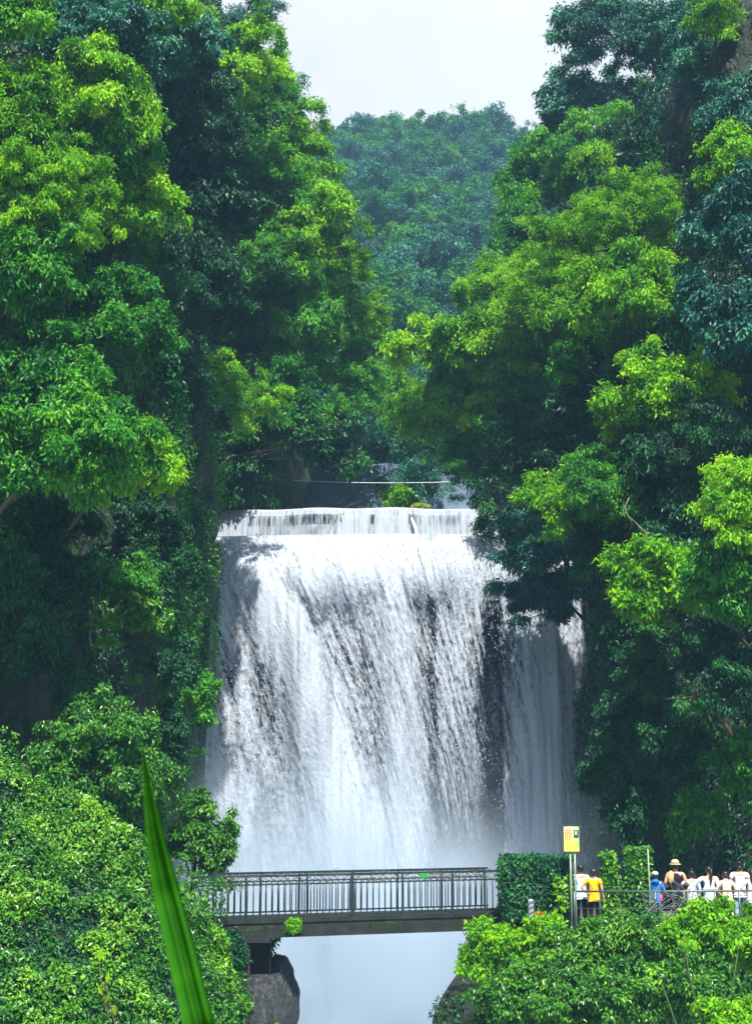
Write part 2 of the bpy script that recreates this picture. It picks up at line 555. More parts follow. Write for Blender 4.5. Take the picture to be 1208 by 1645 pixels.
def tree(px, py, rx, ry, Y, kind, label, name='broadleaf_tree', group=None, rc=29, leaf=None, aspect=0.42, dens=1.0,
         droop=0.45, bark=None, drop=None, limbs=7, seed=None, base=None):
    g = np.random.default_rng(int(px * 7 + py * 13 + Y) if seed is None else seed)
    k = Y / FPX
    c = P(px, py, Y)
    RX, RZ = rx * k * 0.92, ry * k * 0.92
    RY = min((RX + RZ) / 2, 3.2)
    rcw = rc * k * 0.92
    if kind in 'LG': RX *= 1.1; RZ *= 1.08
    if leaf is None: leaf = (0.132 + 0.0015 * (Y - 40)) * g.uniform(0.78, 1.5)
    aspect = g.uniform(0.30, 0.50); droop = droop * g.uniform(0.6, 1.5)
    if name == 'broadleaf_tree' and g.random() < 0.4: bark = bark or M_BARKP
    C, RC, out = crown_clumps(RX, RY, RZ, rcw, g, dens)
    if base is None:
        b = nearest_ground(c + Vector((0, 1.0, -(RZ * 0.9 + 2.0 if drop is None else drop))))
    else:
        b = Vector(base)
    root = empty(name, b)
    tag(root, label, 'tree', group)
    off = np.array(c - b)
    Cb = C + off
    tone = np.repeat(g.normal(0, 0.21, len(Cb) // 4), 4) + g.normal(0, 0.06, len(Cb) // 4 * 4)
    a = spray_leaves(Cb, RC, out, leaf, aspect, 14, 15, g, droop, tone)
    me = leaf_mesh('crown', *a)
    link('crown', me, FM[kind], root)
    # trunk and limbs
    m = MB()
    h = Vector(off)
    r0 = 0.05 + 0.035 * (RX + RZ) / 2
    mid = Vector((h.x * 0.35, h.y * 0.35, h.z * 0.55))
    pts = [Vector((0, 0, -0.4)), Vector((h.x * 0.1, h.y * 0.1, h.z * 0.2)), mid, Vector((h.x * 0.75, h.y * 0.75, h.z * 0.85)), h]
    pts = [p + Vector(g.normal(0, 0.08, 3)) for p in pts]
    m.tube(pts, [r0 * 1.4, r0, r0 * 0.8, r0 * 0.6, r0 * 0.35], 7)
    order = g.permutation(len(Cb))[:limbs * 3]
    for q, i in enumerate(order):
        e = Vector(Cb[i])
        st = pts[3] if q % 3 else mid.lerp(pts[3], g.uniform(0, 1))
        bend = (st + e) / 2 + Vector(g.normal(0, 0.15, 3)) + Vector((0, 0, 0.15))
        rr = r0 * (0.38 if q < limbs else 0.2)
        m.tube([st, bend, e], [rr, rr * 0.7, rr * 0.25], 5, cap=False)
        for z in range(3):
            e2 = e + Vector(g.normal(0, rcw * 0.5, 3))
            m.tube([bend.lerp(e, 0.6), e2], [rr * 0.4, rr * 0.12], 4, cap=False)
    m.build('trunk', bark or M_BARK, root)
    return root


# ------------------------------------------------------------------ the trees of the left wall
LT = [  # px, py, rx, ry, distance, leaf kind, label
 (10, 20, 80, 60, 40.5, 'G', 'mid green tree in the very top left corner of the picture'),
 (30, 175, 85, 70, 40.5, 'L', 'lime green crown at the left edge, just under the corner tree'),
 (165, 55, 80, 65, 46, 'B', 'dim bluish tree at the top left, between corner tree and sky'),
 (225, 20, 70, 40, 47, 'L', 'bright green crown cut by the top edge on the left wall'),
 (155, 150, 75, 75, 45, 'L', 'lime crown hanging in tiers left of the dark drooping tree'),
 (65, 320, 115, 90, 40.5, 'L', 'broad lime crown filling the left edge in the upper third'),
 (190, 235, 65, 50, 46, 'G', 'small mid green crown between two lime ones on the left wall'),
 (222, 318, 62, 58, 47, 'L', 'drooping lime crown over the black hollow of the left wall'),
 (40, 430, 90, 60, 40, 'G', 'green crown at the left edge below the broad lime one'),
 (145, 515, 125, 72, 41.5, 'G', 'wide rounded crown of glossy leaves on the left wall'),
 (50, 605, 100, 65, 40.5, 'G', 'green crown at the left edge under the wide rounded one'),
 (105, 715, 125, 90, 39.5, 'G', 'big pale green crown lowest on the far left of the wall'),
 (232, 738, 52, 45, 41.5, 'L', 'small lime crown beside the big pale green lowest crown'),
 (285, 80, 75, 80, 56, 'B', 'blue green tree of drooping leaves near the top of the left wall'),
 (330, 175, 75, 85, 57, 'D', 'dark drooping tree high in the middle of the left wall'),
 (385, 115, 58, 75, 66, 'L', 'bright tree high on the left wall just inside the skyline tree'),
 (405, 35, 42, 60, 76, 'B', 'blue grey tree against the sky at the top of left wall'),
 (468, 140, 30, 48, 79, 'B', 'thin see-through bluish tree against the sky on the left skyline'),
 (325, 310, 85, 80, 58, 'D', 'dark tree in the deep middle of the left wall'),
 (425, 290, 70, 70, 70, 'G', 'mid green tree left of the lime skyline column'),
 (480, 240, 38, 48, 73, 'L', 'uppermost lime crown of the bright column at the left skyline'),
 (500, 340, 48, 62, 73, 'L', 'second lime crown down the bright column at the left skyline'),
 (530, 435, 48, 62, 74, 'L', 'third lime crown down the bright column at the left skyline'),
 (415, 420, 75, 70, 69, 'G', 'green tree with pale twigs left of the bright column'),
 (330, 450, 75, 80, 57, 'D', 'dark tree with a bare forked limb in the left wall'),
 (566, 490, 36, 60, 76, 'L', 'lime crown farthest out over the gorge from the left wall'),
 (455, 530, 80, 55, 71, 'G', 'mid green tree above the bright yellow bough of left wall'),
 (555, 590, 62, 52, 77, 'G', 'light green crown leaning over the river above the weir'),
 (350, 632, 88, 42, 65, 'Y', 'brightest yellow green bough on the left wall, above the weir'),
 (455, 650, 75, 55, 70.5, 'G', 'green crown right of the brightest yellow green bough'),
 (498, 700, 50, 30, 69.5, 'D', 'low dark bough reaching right over the left end of weir'),
 (372, 742, 82, 46, 71.5, 'D', 'dark feathery tree beside the left end of the weir'),
 (285, 600, 60, 75, 56, 'D', 'shaded tree left of the brightest yellow green bough'),
 (278, 830, 40, 66, 60, 'D', 'shaded tree on the rock edge left of the waterfall lip'),
 (225, 860, 70, 70, 50, 'D', 'dark tree on the left cliff under the small lime crown'),
 (90, 870, 90, 60, 46, 'D', 'dark tree under the big pale green crown at far left'),
 (230, 610, 50, 60, 52, 'D', 'dark tree right of the wide rounded crown'),
 (250, 420, 50, 70, 53, 'D', 'dark tree under the drooping lime crown'),
 (400, 210, 60, 60, 74, 'D', 'shaded tree behind the bright one high on the left wall'),
 (380, 340, 70, 70, 72, 'D', 'dark tree behind the pale twigged green one'),
 (400, 500, 70, 70, 74, 'D', 'dark tree behind the left skyline column, level with the hill middle'),
 (480, 470, 60, 60, 78, 'B', 'dim bluish tree behind the third lime crown of the column'),
 (400, 590, 80, 60, 72, 'D', 'dark tree behind the brightest yellow green bough'),
 (520, 520, 50, 60, 80, 'G', 'green tree behind the lime crown farthest out over the gorge'),
 (430, 680, 55, 42, 74, 'D', 'dark tree just upstream of the left end of the weir'),
 (460, 400, 45, 70, 70, 'L', 'lime crown inside the bright column, behind the second one'),
 (430, 180, 42, 60, 72, 'G', 'green tree under the blue grey skyline tree at the left'),
 (130, 400, 60, 60, 48, 'D', 'shaded tree behind the broad lime crown at the left'),
]
for r_ in LT:
    px, py, rx, ry, Y, kd, lab = r_
    kw = {}
    if kd == 'Y': kd = 'L'
    if 'see-through' in lab: kw = dict(dens=0.25)
    if kd == 'D': kw['dens'] = 0.7
    if 'drooping' in lab: kw['droop'] = 0.75
    tree(px, py, rx, ry, Y, kd, lab, group='trees on the left wall of the gorge', **kw)

# ------------------------------------------------------------------ the trees of the right wall
RT = [
 (975, 40, 60, 60, 78, 'B', 'feathery blue tree against the sky at the top right'),
 (925, 40, 28, 50, 80, 'B', 'thin see-through bluish tree against the sky on the right skyline'),
 (1060, 90, 85, 85, 66, 'B', 'tall dim blue tree near the top of the right wall'),
 (1160, 85, 75, 80, 57, 'B', 'blue green tree at the top right corner'),
 (1150, 18, 42, 18, 54, 'L', 'small lime tuft of a tree at the top right'),
 (1180, 190, 60, 65, 53, 'B', 'blue green tree at the right edge under the corner tree'),
 (965, 170, 62, 62, 80, 'B', 'hazy blue green tree on the upper right skyline'),
 (895, 190, 42, 45, 88, 'B', 'small hazy tree where the right wall meets the far hill'),
 (945, 250, 65, 50, 76, 'G', 'hazy green tree above the small yellow green crown'),
 (1060, 235, 80, 75, 61, 'D', 'dark tree in a hollow high on the right wall'),
 (875, 290, 55, 50, 86, 'G', 'pale hazy green tree on the right skyline over the hill'),
 (960, 262, 45, 30, 71, 'L', 'small yellow green crown high on the right wall'),
 (850, 375, 52, 55, 82, 'G', 'soft green tree on the right skyline, halfway up the hill'),
 (1190, 265, 40, 38, 49, 'L', 'lime tree at the right edge in the upper third'),
 (1000, 375, 130, 75, 56, 'L', 'huge bright yellow green crown on the right wall'),
 (885, 445, 85, 68, 66, 'L', 'yellow green crown left of the huge bright one'),
 (1010, 480, 115, 60, 54, 'L', 'lime crown in tiers directly under the huge bright one'),
 (1175, 375, 65, 75, 49, 'B', 'blue green tree beside the huge bright crown at right edge'),
 (1175, 520, 55, 75, 47, 'B', 'dark bluish tree at the right edge with drooping leaves'),
 (1065, 565, 80, 55, 54, 'D', 'shaded tree under the tiers of the lime crown'),
 (795, 480, 55, 50, 76, 'L', 'green tree on the right skyline above the low lime bough'),
 (722, 556, 66, 30, 70, 'L', 'long lime bough reaching left over the gorge'),
 (825, 555, 95, 55, 70, 'L', 'bright crown right of the long lime bough'),
 (765, 630, 95, 60, 73, 'L', 'bright crown over the middle of the weir'),
 (690, 650, 46, 50, 74, 'L', 'lime crown nearest the middle of the gorge'),
 (850, 640, 85, 60, 71, 'G', 'green crown with pale bare limbs under it'),
 (735, 735, 66, 52, 73, 'G', 'dark green crown hanging over the weir'),
 (1075, 640, 92, 62, 49, 'L', 'rounded lime crown in the middle of right wall'),
 (850, 730, 75, 55, 70, 'D', 'dark crown of bare twigs above the small lime bough'),
 (895, 798, 70, 26, 50, 'L', 'small flat lime bough in the dark right of the weir'),
 (960, 770, 55, 45, 49, 'G', 'green crown right of the small flat lime bough'),
 (805, 815, 45, 32, 67.5, 'D', 'thin dark bough in front of the right end of weir'),
 (865, 870, 82, 47, 63, 'B', 'dark blue green tree hanging over the right of the falls'),
 (885, 950, 68, 46, 63.5, 'B', 'lowest dark blue green bough in front of the falls'),
 (1185, 800, 45, 62, 42, 'L', 'lime crown at the right edge halfway down'),
 (1040, 925, 58, 50, 46, 'L', 'lone lime crown on the dark lower right wall'),
 (1170, 940, 55, 55, 43, 'G', 'green crown at the right edge above the viewing path'),
 (1040, 740, 80, 60, 50, 'D', 'shaded tree in the black hollow of right wall'),
 (1110, 830, 80, 70, 49, 'D', 'shaded tree left of the lime crown at right edge'),
 (1160, 1080, 65, 80, 44, 'D', 'dark green tree low at the right edge'),
 (1060, 1060, 75, 70, 49, 'D', 'dark tree under the lone lime crown'),
 (970, 880, 60, 60, 52, 'D', 'dark tree between the falls and the lone lime crown'),
 (965, 370, 85, 70, 67, 'D', 'dark tree filling the gap behind the huge bright crown'),
 (1010, 300, 60, 50, 70, 'D', 'dim tree above and behind the huge bright crown'),
 (920, 450, 70, 60, 70, 'D', 'dim tree behind the yellow green crown left of the huge one'),
 (955, 560, 70, 55, 57, 'G', 'shaded tree left of the rounded lime crown'),
 (1130, 690, 70, 60, 48, 'D', 'shaded tree right of the rounded lime crown'),
 (960, 660, 60, 60, 57, 'D', 'dark tree behind the pale bare limbs'),
]
for r_ in RT:
    px, py, rx, ry, Y, kd, lab = r_
    kw = {}
    if 'see-through' in lab: kw = dict(dens=0.25)
    if kd == 'D': kw['dens'] = 0.65
    if 'drooping' in lab: kw['droop'] = 0.75
    if 'bare' in lab or 'over the middle' in lab: kw.update(bark=M_BARKP, limbs=12)
    tree(px, py, rx, ry, Y, kd, lab, group='trees on the right wall of the gorge', **kw)

# hanging vines on the dark right wall
g = np.random.default_rng(91)
M_VINE = plain('vine_stem', (0.16, 0.14, 0.08), 0.8, noise=(8, 0.4))
VN = [(1128, 1010, 1210, 'longest bare vine hanging down the dark right wall'), (1068, 1000, 1110, 'short bare vine below the lone lime crown'), (1160, 1200, 1330, 'bare vine arching over the ivy behind the people'), (1010, 800, 900, 'pale bare vine in the black hollow of the right wall')]
for i, (px, y0, y1, lab) in enumerate(VN):
    a, b = P(px, y0, 46.5), P(px + 25, y1, 46.0)
    pts = [Vector((0, 0, 0))] + [(b - a) * (j / 7) + Vector((0.25 * math.sin(j * 1.1 + i), -0.15 * math.sin(math.pi * j / 7), 0)) for j in range(1, 8)]
    m = MB(); m.tube(pts, [0.018] * 7 + [0.006], 5)
    for q in range(3):
        m.tube([pts[2 + q], pts[2 + q] + Vector((g.normal(0, .3), -0.1, -0.3)), pts[2 + q] + Vector((g.normal(0, .5), -0.1, -0.8))], [0.009, 0.006, 0.003], 4)
    tag(m.build('hanging_vine', M_VINE, None, a), lab, 'vine', 'bare vines on the right wall')

# ------------------------------------------------------------------ trees on the banks above the weir
MT = [
 (600, 640, 45, 45, 86, 'G', 'soft green tree on the left bank upstream of the weir'),
 (628, 600, 32, 26, 96, 'L', 'pale lime tree at the foot of the far hill'),
 (560, 680, 50, 42, 90, 'B', 'hazy blue green tree upstream behind the dark bough'),
 (625, 715, 55, 48, 94, 'B', 'hazy tree filling the middle behind the weir'),
 (665, 660, 40, 40, 100, 'G', 'light green tree far up the river in the middle'),
 (500, 620, 50, 50, 88, 'B', 'hazy tree behind the light green leaning crown'),
 (680, 740, 35, 42, 88, 'B', 'hazy shrubby tree behind the right of the weir'),
 (660, 775, 40, 26, 88, 'B', 'low hazy blue bush on the far bank behind the weir'),
 (720, 700, 40, 60, 92, 'D', 'dark tree standing upstream behind the right crowns'),
]
for px, py, rx, ry, Y, kd, lab in MT:
    tree(px, py, rx, ry, Y, kd, lab, group='trees upstream of the weir', dens=0.8, limbs=2)
for px, py, rx, ry, Y, lab in [(640, 802, 16, 11, 80, 'low lime bush on the bank just behind the weir'), (655, 806, 14, 9, 78, 'smallest lime bush close behind the weir')]:
    tree(px, py, rx, ry, Y, 'L', lab, name='bush', rc=9, leaf=0.2, base=P(px, 822, Y), limbs=2)

# ------------------------------------------------------------------ trees of the far hill
protos = []
for q in range(7):
    g = np.random.default_rng(100 + q)
    C, RC, out = crown_clumps(2.6, 2.5, 2.0, 1.0, g, 0.55)
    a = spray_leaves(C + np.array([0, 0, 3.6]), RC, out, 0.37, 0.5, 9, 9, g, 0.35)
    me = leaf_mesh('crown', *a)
    m = MB()
    m.tube([(0, 0, -1.5), (0.1, 0, 1), (0.05, 0.1, 3), (0, 0, 4.6)], [0.22, 0.17, 0.12, 0.05], 6)
    for i in range(6):
        m.tube([(0.05, 0.05, 2.2 + 0.2 * i), tuple(C[i] * 0.9 + np.array([0, 0, 3.6]))], [0.07, 0.02], 4, cap=False)
    ro = empty('hill_tree', (0, 0, 0))
    c_ = link('crown', me, FM['H' if q % 3 else 'B'], ro); m.build('trunk', M_BARK, ro)
    protos.append(ro)


def put_copy(src, loc, rz, sc, first):
    o = src if first else src.copy()
    if not first:
        COL.objects.link(o)
        for ch in list(src.children):
            c = ch.copy(); COL.objects.link(c); c.parent = o
    o.location = loc; o.rotation_euler = (0, 0, rz); o.scale = (sc, sc, sc)
    return o


def hz1(x, y):
    return float(hill_z(np.array([[x]]), np.array([[y]]))[0, 0])


g = np.random.default_rng(5)
used = set(); n_h = 0
spots = []
tries = 0
while len(spots) < 255 and tries < 60000:
    tries += 1
    Y = 112 + 168 * g.random() ** 0.8
    px = g.uniform(505, 900)
    x = (px - 604) / FPX * Y * 1.03
    sc = g.uniform(0.75, 1.25)
    if all((x - s[0]) ** 2 + (Y - s[1]) ** 2 > (3.1 * (0.6 + Y / 400)) ** 2 for s in spots):
        spots.append((x, Y, sc))
BANDS = [(150, 'leafy green tree low on the far hill', 'trees low on the far hill'),
         (205, 'blue green tree halfway up the far hill', 'trees halfway up the far hill'),
         (262, 'hazy blue tree high on the far hill below the skyline', 'trees high on the far hill')]
for i, (x, Y, sc) in enumerate(spots):
    q = i % 7
    s2 = sc * (0.85 if Y < 150 else 1.0)
    o = put_copy(protos[q], (x, Y, hz1(x, Y) - 0.3), g.uniform(0, 6.28), s2, q not in used); used.add(q)
    for lim, lab, gr in BANDS:
        if Y < lim: tag(o, lab, 'tree', gr); break
    else:
        tag(o, 'small hazy tree on the crest of the far hill', 'tree', 'trees on the crest of the far hill')
SKY = [(548, 0.8, 'leftmost'), (585, 1.0, 'second from left'), (612, 0.9, 'third from left'), (648, 1.35, 'tallest'), (672, 0.9, 'first right of the tallest'), (700, 1.15, 'second right of the tallest'), (745, 1.25, 'broad dark one in the centre right'), (772, 0.8, 'small one right of the broad dark one'), (795, 1.1, 'thin topped one at right'), (832, 1.0, 'rightmost before the right wall'), (856, 0.85, 'half hidden one at the right wall')]
for i, (px, s, w) in enumerate(SKY):
    Yc = 272 + (i % 3) * 2
    x = (px - 604) / FPX * Yc * 1.03
    o = put_copy(protos[(i * 3) % 7], (x, Yc, hz1(x, Yc) - 0.2), i * 1.3, s * 1.15, False)
    tag(o, 'hazy tree on the far skyline, ' + w, 'tree', 'skyline trees of the far hill')
# scrub between them
g = np.random.default_rng(55)
n = 60000
Ys = 108 + 175 * g.random(n); Xs = g.uniform(-1, 1, n) * 0.085 * Ys + 0.045 * Ys
Zs = hill_z(Xs, Ys) + g.uniform(0, 1.6, n)
keep = fbm(np.stack([Xs, Ys, Zs], -1), 0.25, 77, 3) > 0.40
pp = np.stack([Xs, Ys, Zs], -1)[keep]; n = len(pp)
me = leaf_mesh('hill_scrub', pp, unit(g.normal(0, 1, (n, 3)) + np.array([0, -0.6, 0.1])), unit(g.normal(0, 0.5, (n, 3)) + np.array([0, -0.4, 1])), g.uniform(0.35, 0.7, n), g.uniform(0.18, 0.34, n), 0.35 + g.normal(0, 0.15, n))
tag(link('hill_scrub', me, FM['D']), 'low scrub covering the slope between the trees of the far hill', 'scrub', kind='stuff')


# ------------------------------------------------------------------ creepers on the cliffs
def cliff_cover(name, p, nrm, n, zlo, zhi, thr, mat, leaf, seed, label, ymax=80):
    g = np.random.default_rng(seed)
    a = p[:, :, :]
    ni, nj = a.shape[:2]
    # area-weighted picks limited to the part in view
    fy = (a[..., 1] > 40) & (a[..., 1] < ymax) & (a[..., 2] > zlo) & (a[..., 2] < zhi)
    ii, jj = np.nonzero(fy[:-1, :-1])
    e1 = a[ii + 1, jj] - a[ii, jj]; e2 = a[ii, jj + 1] - a[ii, jj]
    ar = np.linalg.norm(np.cross(e1, e2), axis=1); ar /= ar.sum()
    s = g.choice(len(ii), n, p=ar)
    u = g.random((n, 1)); v = g.random((n, 1))
    q = a[ii[s], jj[s]] + e1[s] * u + e2[s] * v
    nn = unit(nrm[ii[s], jj[s]])
    f = fbm(q * np.array([1, 1, 0.5]), 0.55, seed, 4)
    keep = f > thr
    q, nn, f = q[keep], nn[keep], f[keep]
    m = len(q)
    th = (f - thr) * 5.0
    q = q + nn * (g.random((m, 1)) ** 0.7 * np.clip(th, 0.05, 0.8)[:, None])
    D = unit(np.array([0, 0, -0.8]) + nn * 0.5 + g.normal(0, 0.55, (m, 3)))
    N = unit(nn * 0.8 + np.array([0, 0, 0.7]) + g.normal(0, 0.4, (m, 3)))
    tone = fbm(q, 0.9, seed + 3, 3)
    lv = 0.35 + (tone - 0.5) * 1.4 + g.normal(0, 0.12, m)
    L = leaf * g.uniform(0.6, 1.3, m)
    me = leaf_mesh(name, q, D, N, L, L * g.uniform(0.4, 0.6, m), lv)
    tag(link(name, me, mat), label, 'creeper', kind='stuff')


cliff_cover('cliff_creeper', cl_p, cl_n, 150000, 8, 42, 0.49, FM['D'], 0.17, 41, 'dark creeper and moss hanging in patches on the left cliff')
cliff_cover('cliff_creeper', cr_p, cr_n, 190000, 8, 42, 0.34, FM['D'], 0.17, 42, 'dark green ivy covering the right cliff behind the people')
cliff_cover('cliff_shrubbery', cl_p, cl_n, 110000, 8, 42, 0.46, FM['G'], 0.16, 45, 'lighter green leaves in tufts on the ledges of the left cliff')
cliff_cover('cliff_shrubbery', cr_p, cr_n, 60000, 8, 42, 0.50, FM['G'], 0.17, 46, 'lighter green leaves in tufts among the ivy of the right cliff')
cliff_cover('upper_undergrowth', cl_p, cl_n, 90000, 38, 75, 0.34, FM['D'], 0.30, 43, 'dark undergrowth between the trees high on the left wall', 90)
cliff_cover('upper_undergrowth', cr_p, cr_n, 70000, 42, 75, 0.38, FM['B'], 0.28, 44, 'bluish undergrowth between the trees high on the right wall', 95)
# ------------------------------------------------------------------ weir and waterfall
YW = 70.0


def weir_x(px, Y=YW): return (px - 604) / FPX * Y * 1.0 * (P(0, 860, Y).x / ((0 - 604) / FPX * Y))


def py2z(py, Y): return P(604, py, Y).z


def bow(x):      # the dam bows towards the camera in plan
    return 0.018 * (x - 1.5) ** 2 - 0.6


xs = np.linspace(-9.5, 11.5, 90)
ztop = py2z(822, YW)
# cross-section of the wall: (depth offset, height offset) from crest, front to back
prof = [(-0.75, -3.2), (-0.46, -1.9), (-0.12, -0.42), (-0.30, -0.38), (-0.33, -0.10), (-0.25, 0.0), (0.9, 0.02), (0.95, -3.2)]
V = np.array([[[x, YW + bow(x) + d, ztop - 0.012 * (x) + h + 0.03 * math.sin(x * 1.7)] for d, h in prof] for x in xs])
root = empty('weir', (0, YW, ztop - 3))
tag(root, 'long low curved concrete dam across the top of the waterfall', 'weir')
me = quads_mesh('wall', V.reshape(-1, 3) - np.array([0, YW, ztop - 3]), grid_faces(90, len(prof)))
link('wall', me, M_CONC, root)
V = V[:, [3, 4, 5]]

# rock wall behind the falling water
rx_ = np.linspace(-12, 14, 130); rz_ = np.linspace(-1.5, ztop - 1.7, 130)
RXg, RZg = np.meshgrid(rx_, rz_, indexing='ij')
q = np.stack([RXg, RXg * 0 + 70.2, RZg], -1)
q[..., 1] += 0.9 + bow(0) - (fbm(q, 0.35, 61, 5) - 0.5) * 2.6 - (np.abs(fbm(q, 1.1, 62, 3) - 0.5)) * 1.2
# upper ledge that throws the water outwards
led = np.clip((RZg - (ztop - 4.6)) / 1.4, 0, 1)
q[..., 1] -= led * 1.3
tag(link('fall_rock', quads_mesh('fall_rock', q.reshape(-1, 3), grid_faces(130, 130), True), M_WET), kind='structure')


def gauss(v, c, w): return np.exp(-((v - c) / w) ** 2)


def sstep(a, b, x):
    t = np.clip((x - a) / (b - a), 0, 1)
    return t * t * (3 - 2 * t)


def jet_x(py): return np.interp(py, [870, 900, 950, 1050, 1150, 1250, 1400, 1650], [385, 402, 428, 474, 512, 545, 582, 610])


def falls_density(px, py, layer):
    """how thick the water is at a point of the curtain"""
    jit = (fbm(np.stack([px * 0.02, py * 0.004, px * 0], -1), 1.0, 71, 3) - 0.5)
    top = 0.84 * sstep(860, 884, py) * (1 - sstep(930, 1030, py)) * (1 - 0.35 * sstep(700, 790, px)) 
    jx = jet_x(py); jw = np.interp(py, [880, 1000, 1200, 1500], [48, 55, 62, 95])
    jet = gauss(px, jx, jw) * np.where(px < jx, 1.0, 1.0)
    col = gauss(px, np.interp(py, [900, 1400], [630, 652]), 42) * 0.85
    c2 = gauss(px, np.interp(py, [900, 1400], [560, 600]), 24) * 0.55
    mid = (1 - sstep(675, 705, px)) * sstep(395, 440, px) * np.interp(py, [930, 1030, 1300], [0.64, 0.50, 0.52])
    left = (1 - sstep(400, 470, px)) * np.interp(py, [900, 1000, 1100, 1200, 1400], [0.95, 0.74, 0.58, 0.58, 0.7])
    right = sstep(680, 705, px) * (1 - sstep(765, 795, px)) * np.interp(py, [900, 1000, 1200, 1350], [0.72, 0.62, 0.45, 0.22])
    gap = gauss(px, np.interp(py, [950, 1400], [778, 770]), 12)
    rc_ = sstep(785, 800, px) * (0.50 + 0.36 * gauss(px, np.interp(py, [980, 1400], [868, 845]), 40) - 0.12 * sstep(900, 950, px))
    base = np.maximum.reduce([top, jet * 0.98, col, c2, mid, left, right, rc_])
    base = base * (1 - 0.65 * gap * sstep(930, 990, py))
    base = base + jit * 0.30
    low = sstep(1380, 1520, py)
    base = base * (1 - low) + low * (0.78 + jit * 0.6)
    if layer == 1: base = np.maximum(jet * 1.05, np.maximum(col, top) * 0.9) + jit * 0.35 - 0.12
    return np.clip(base, 0, 1)


def curtain(name, Yb, layer, thick, seed, nu=330, nv=420):
    pys = np.concatenate([np.linspace(860, 960, 90), np.linspace(962, 2150, nv - 90)])
    u = np.linspace(0, 1, nu)
    PY, U = np.meshgrid(pys, u, indexing='ij')
    xl = np.interp(PY, [860, 930, 1000, 2150], [325, 335, 345, 345])
    xr = np.interp(PY, [860, 960, 1300, 1400, 2150], [925, 935, 960, 975, 990])
    PX = xl + (xr - xl) * U
    dens = falls_density(PX, PY, layer)
    # ballistic profile: vertical at the lip of the ledge, thrown outwards
    zz = np.array([py2z(v, Yb) for v in pys])
    drop = np.clip(zz[0] - 1.2 - zz, 0, None)
    yo = -0.55 * np.sqrt(drop) - 0.15
    X = (PX - 604) / FPX * (Yb * 1.0)
    X = X * (P(0, 1000, Yb).x / ((0 - 604) / FPX * Yb))
    Yc = Yb + bow(X) * 0.6 + yo[:, None]
    Z = np.broadcast_to(zz[:, None], X.shape)
    n3 = np.stack([PX * 0.05, PY * 0.004, PX * 0 + seed], -1)
    n4 = np.stack([PX * 0.012, PY * 0.003, PX * 0 + seed], -1)
    bulge = (fbm(n4, 1.0, seed, 3) - 0.5) * 1.2 + (fbm(n3, 1.0, seed + 1, 3) - 0.5) * 0.8
    ramp_ = np.clip((PY - 862) / 60, 0, 1)
    Yc = Yc - thick * dens * ramp_ + bulge * ramp_
    ledge_out = sstep(860, 900, PY) * 0.9
    Yc = Yc - ledge_out
    Vv = np.stack([X, Yc, Z], -1)
    me = quads_mesh(name, Vv.reshape(-1, 3), grid_faces(len(pys), nu), True)
    a = me.attributes.new('dens', 'FLOAT', 'POINT'); a.data.foreach_set('value', dens.ravel().astype(np.float32))
    # stream coordinates: across and along the flow
    wx = PX - (jet_x(PY) - 402) * np.exp(-((PX - jet_x(PY)) / 280) ** 2)
    fl = me.attributes.new('flow', 'FLOAT_VECTOR', 'POINT')
    fv = np.stack([wx / 34.0, (PY - 850) / 34.0, PX * 0 + seed], -1).astype(np.float32)
    fl.data.foreach_set('vector', fv.ravel())
    return me, Vv, dens, PX, PY


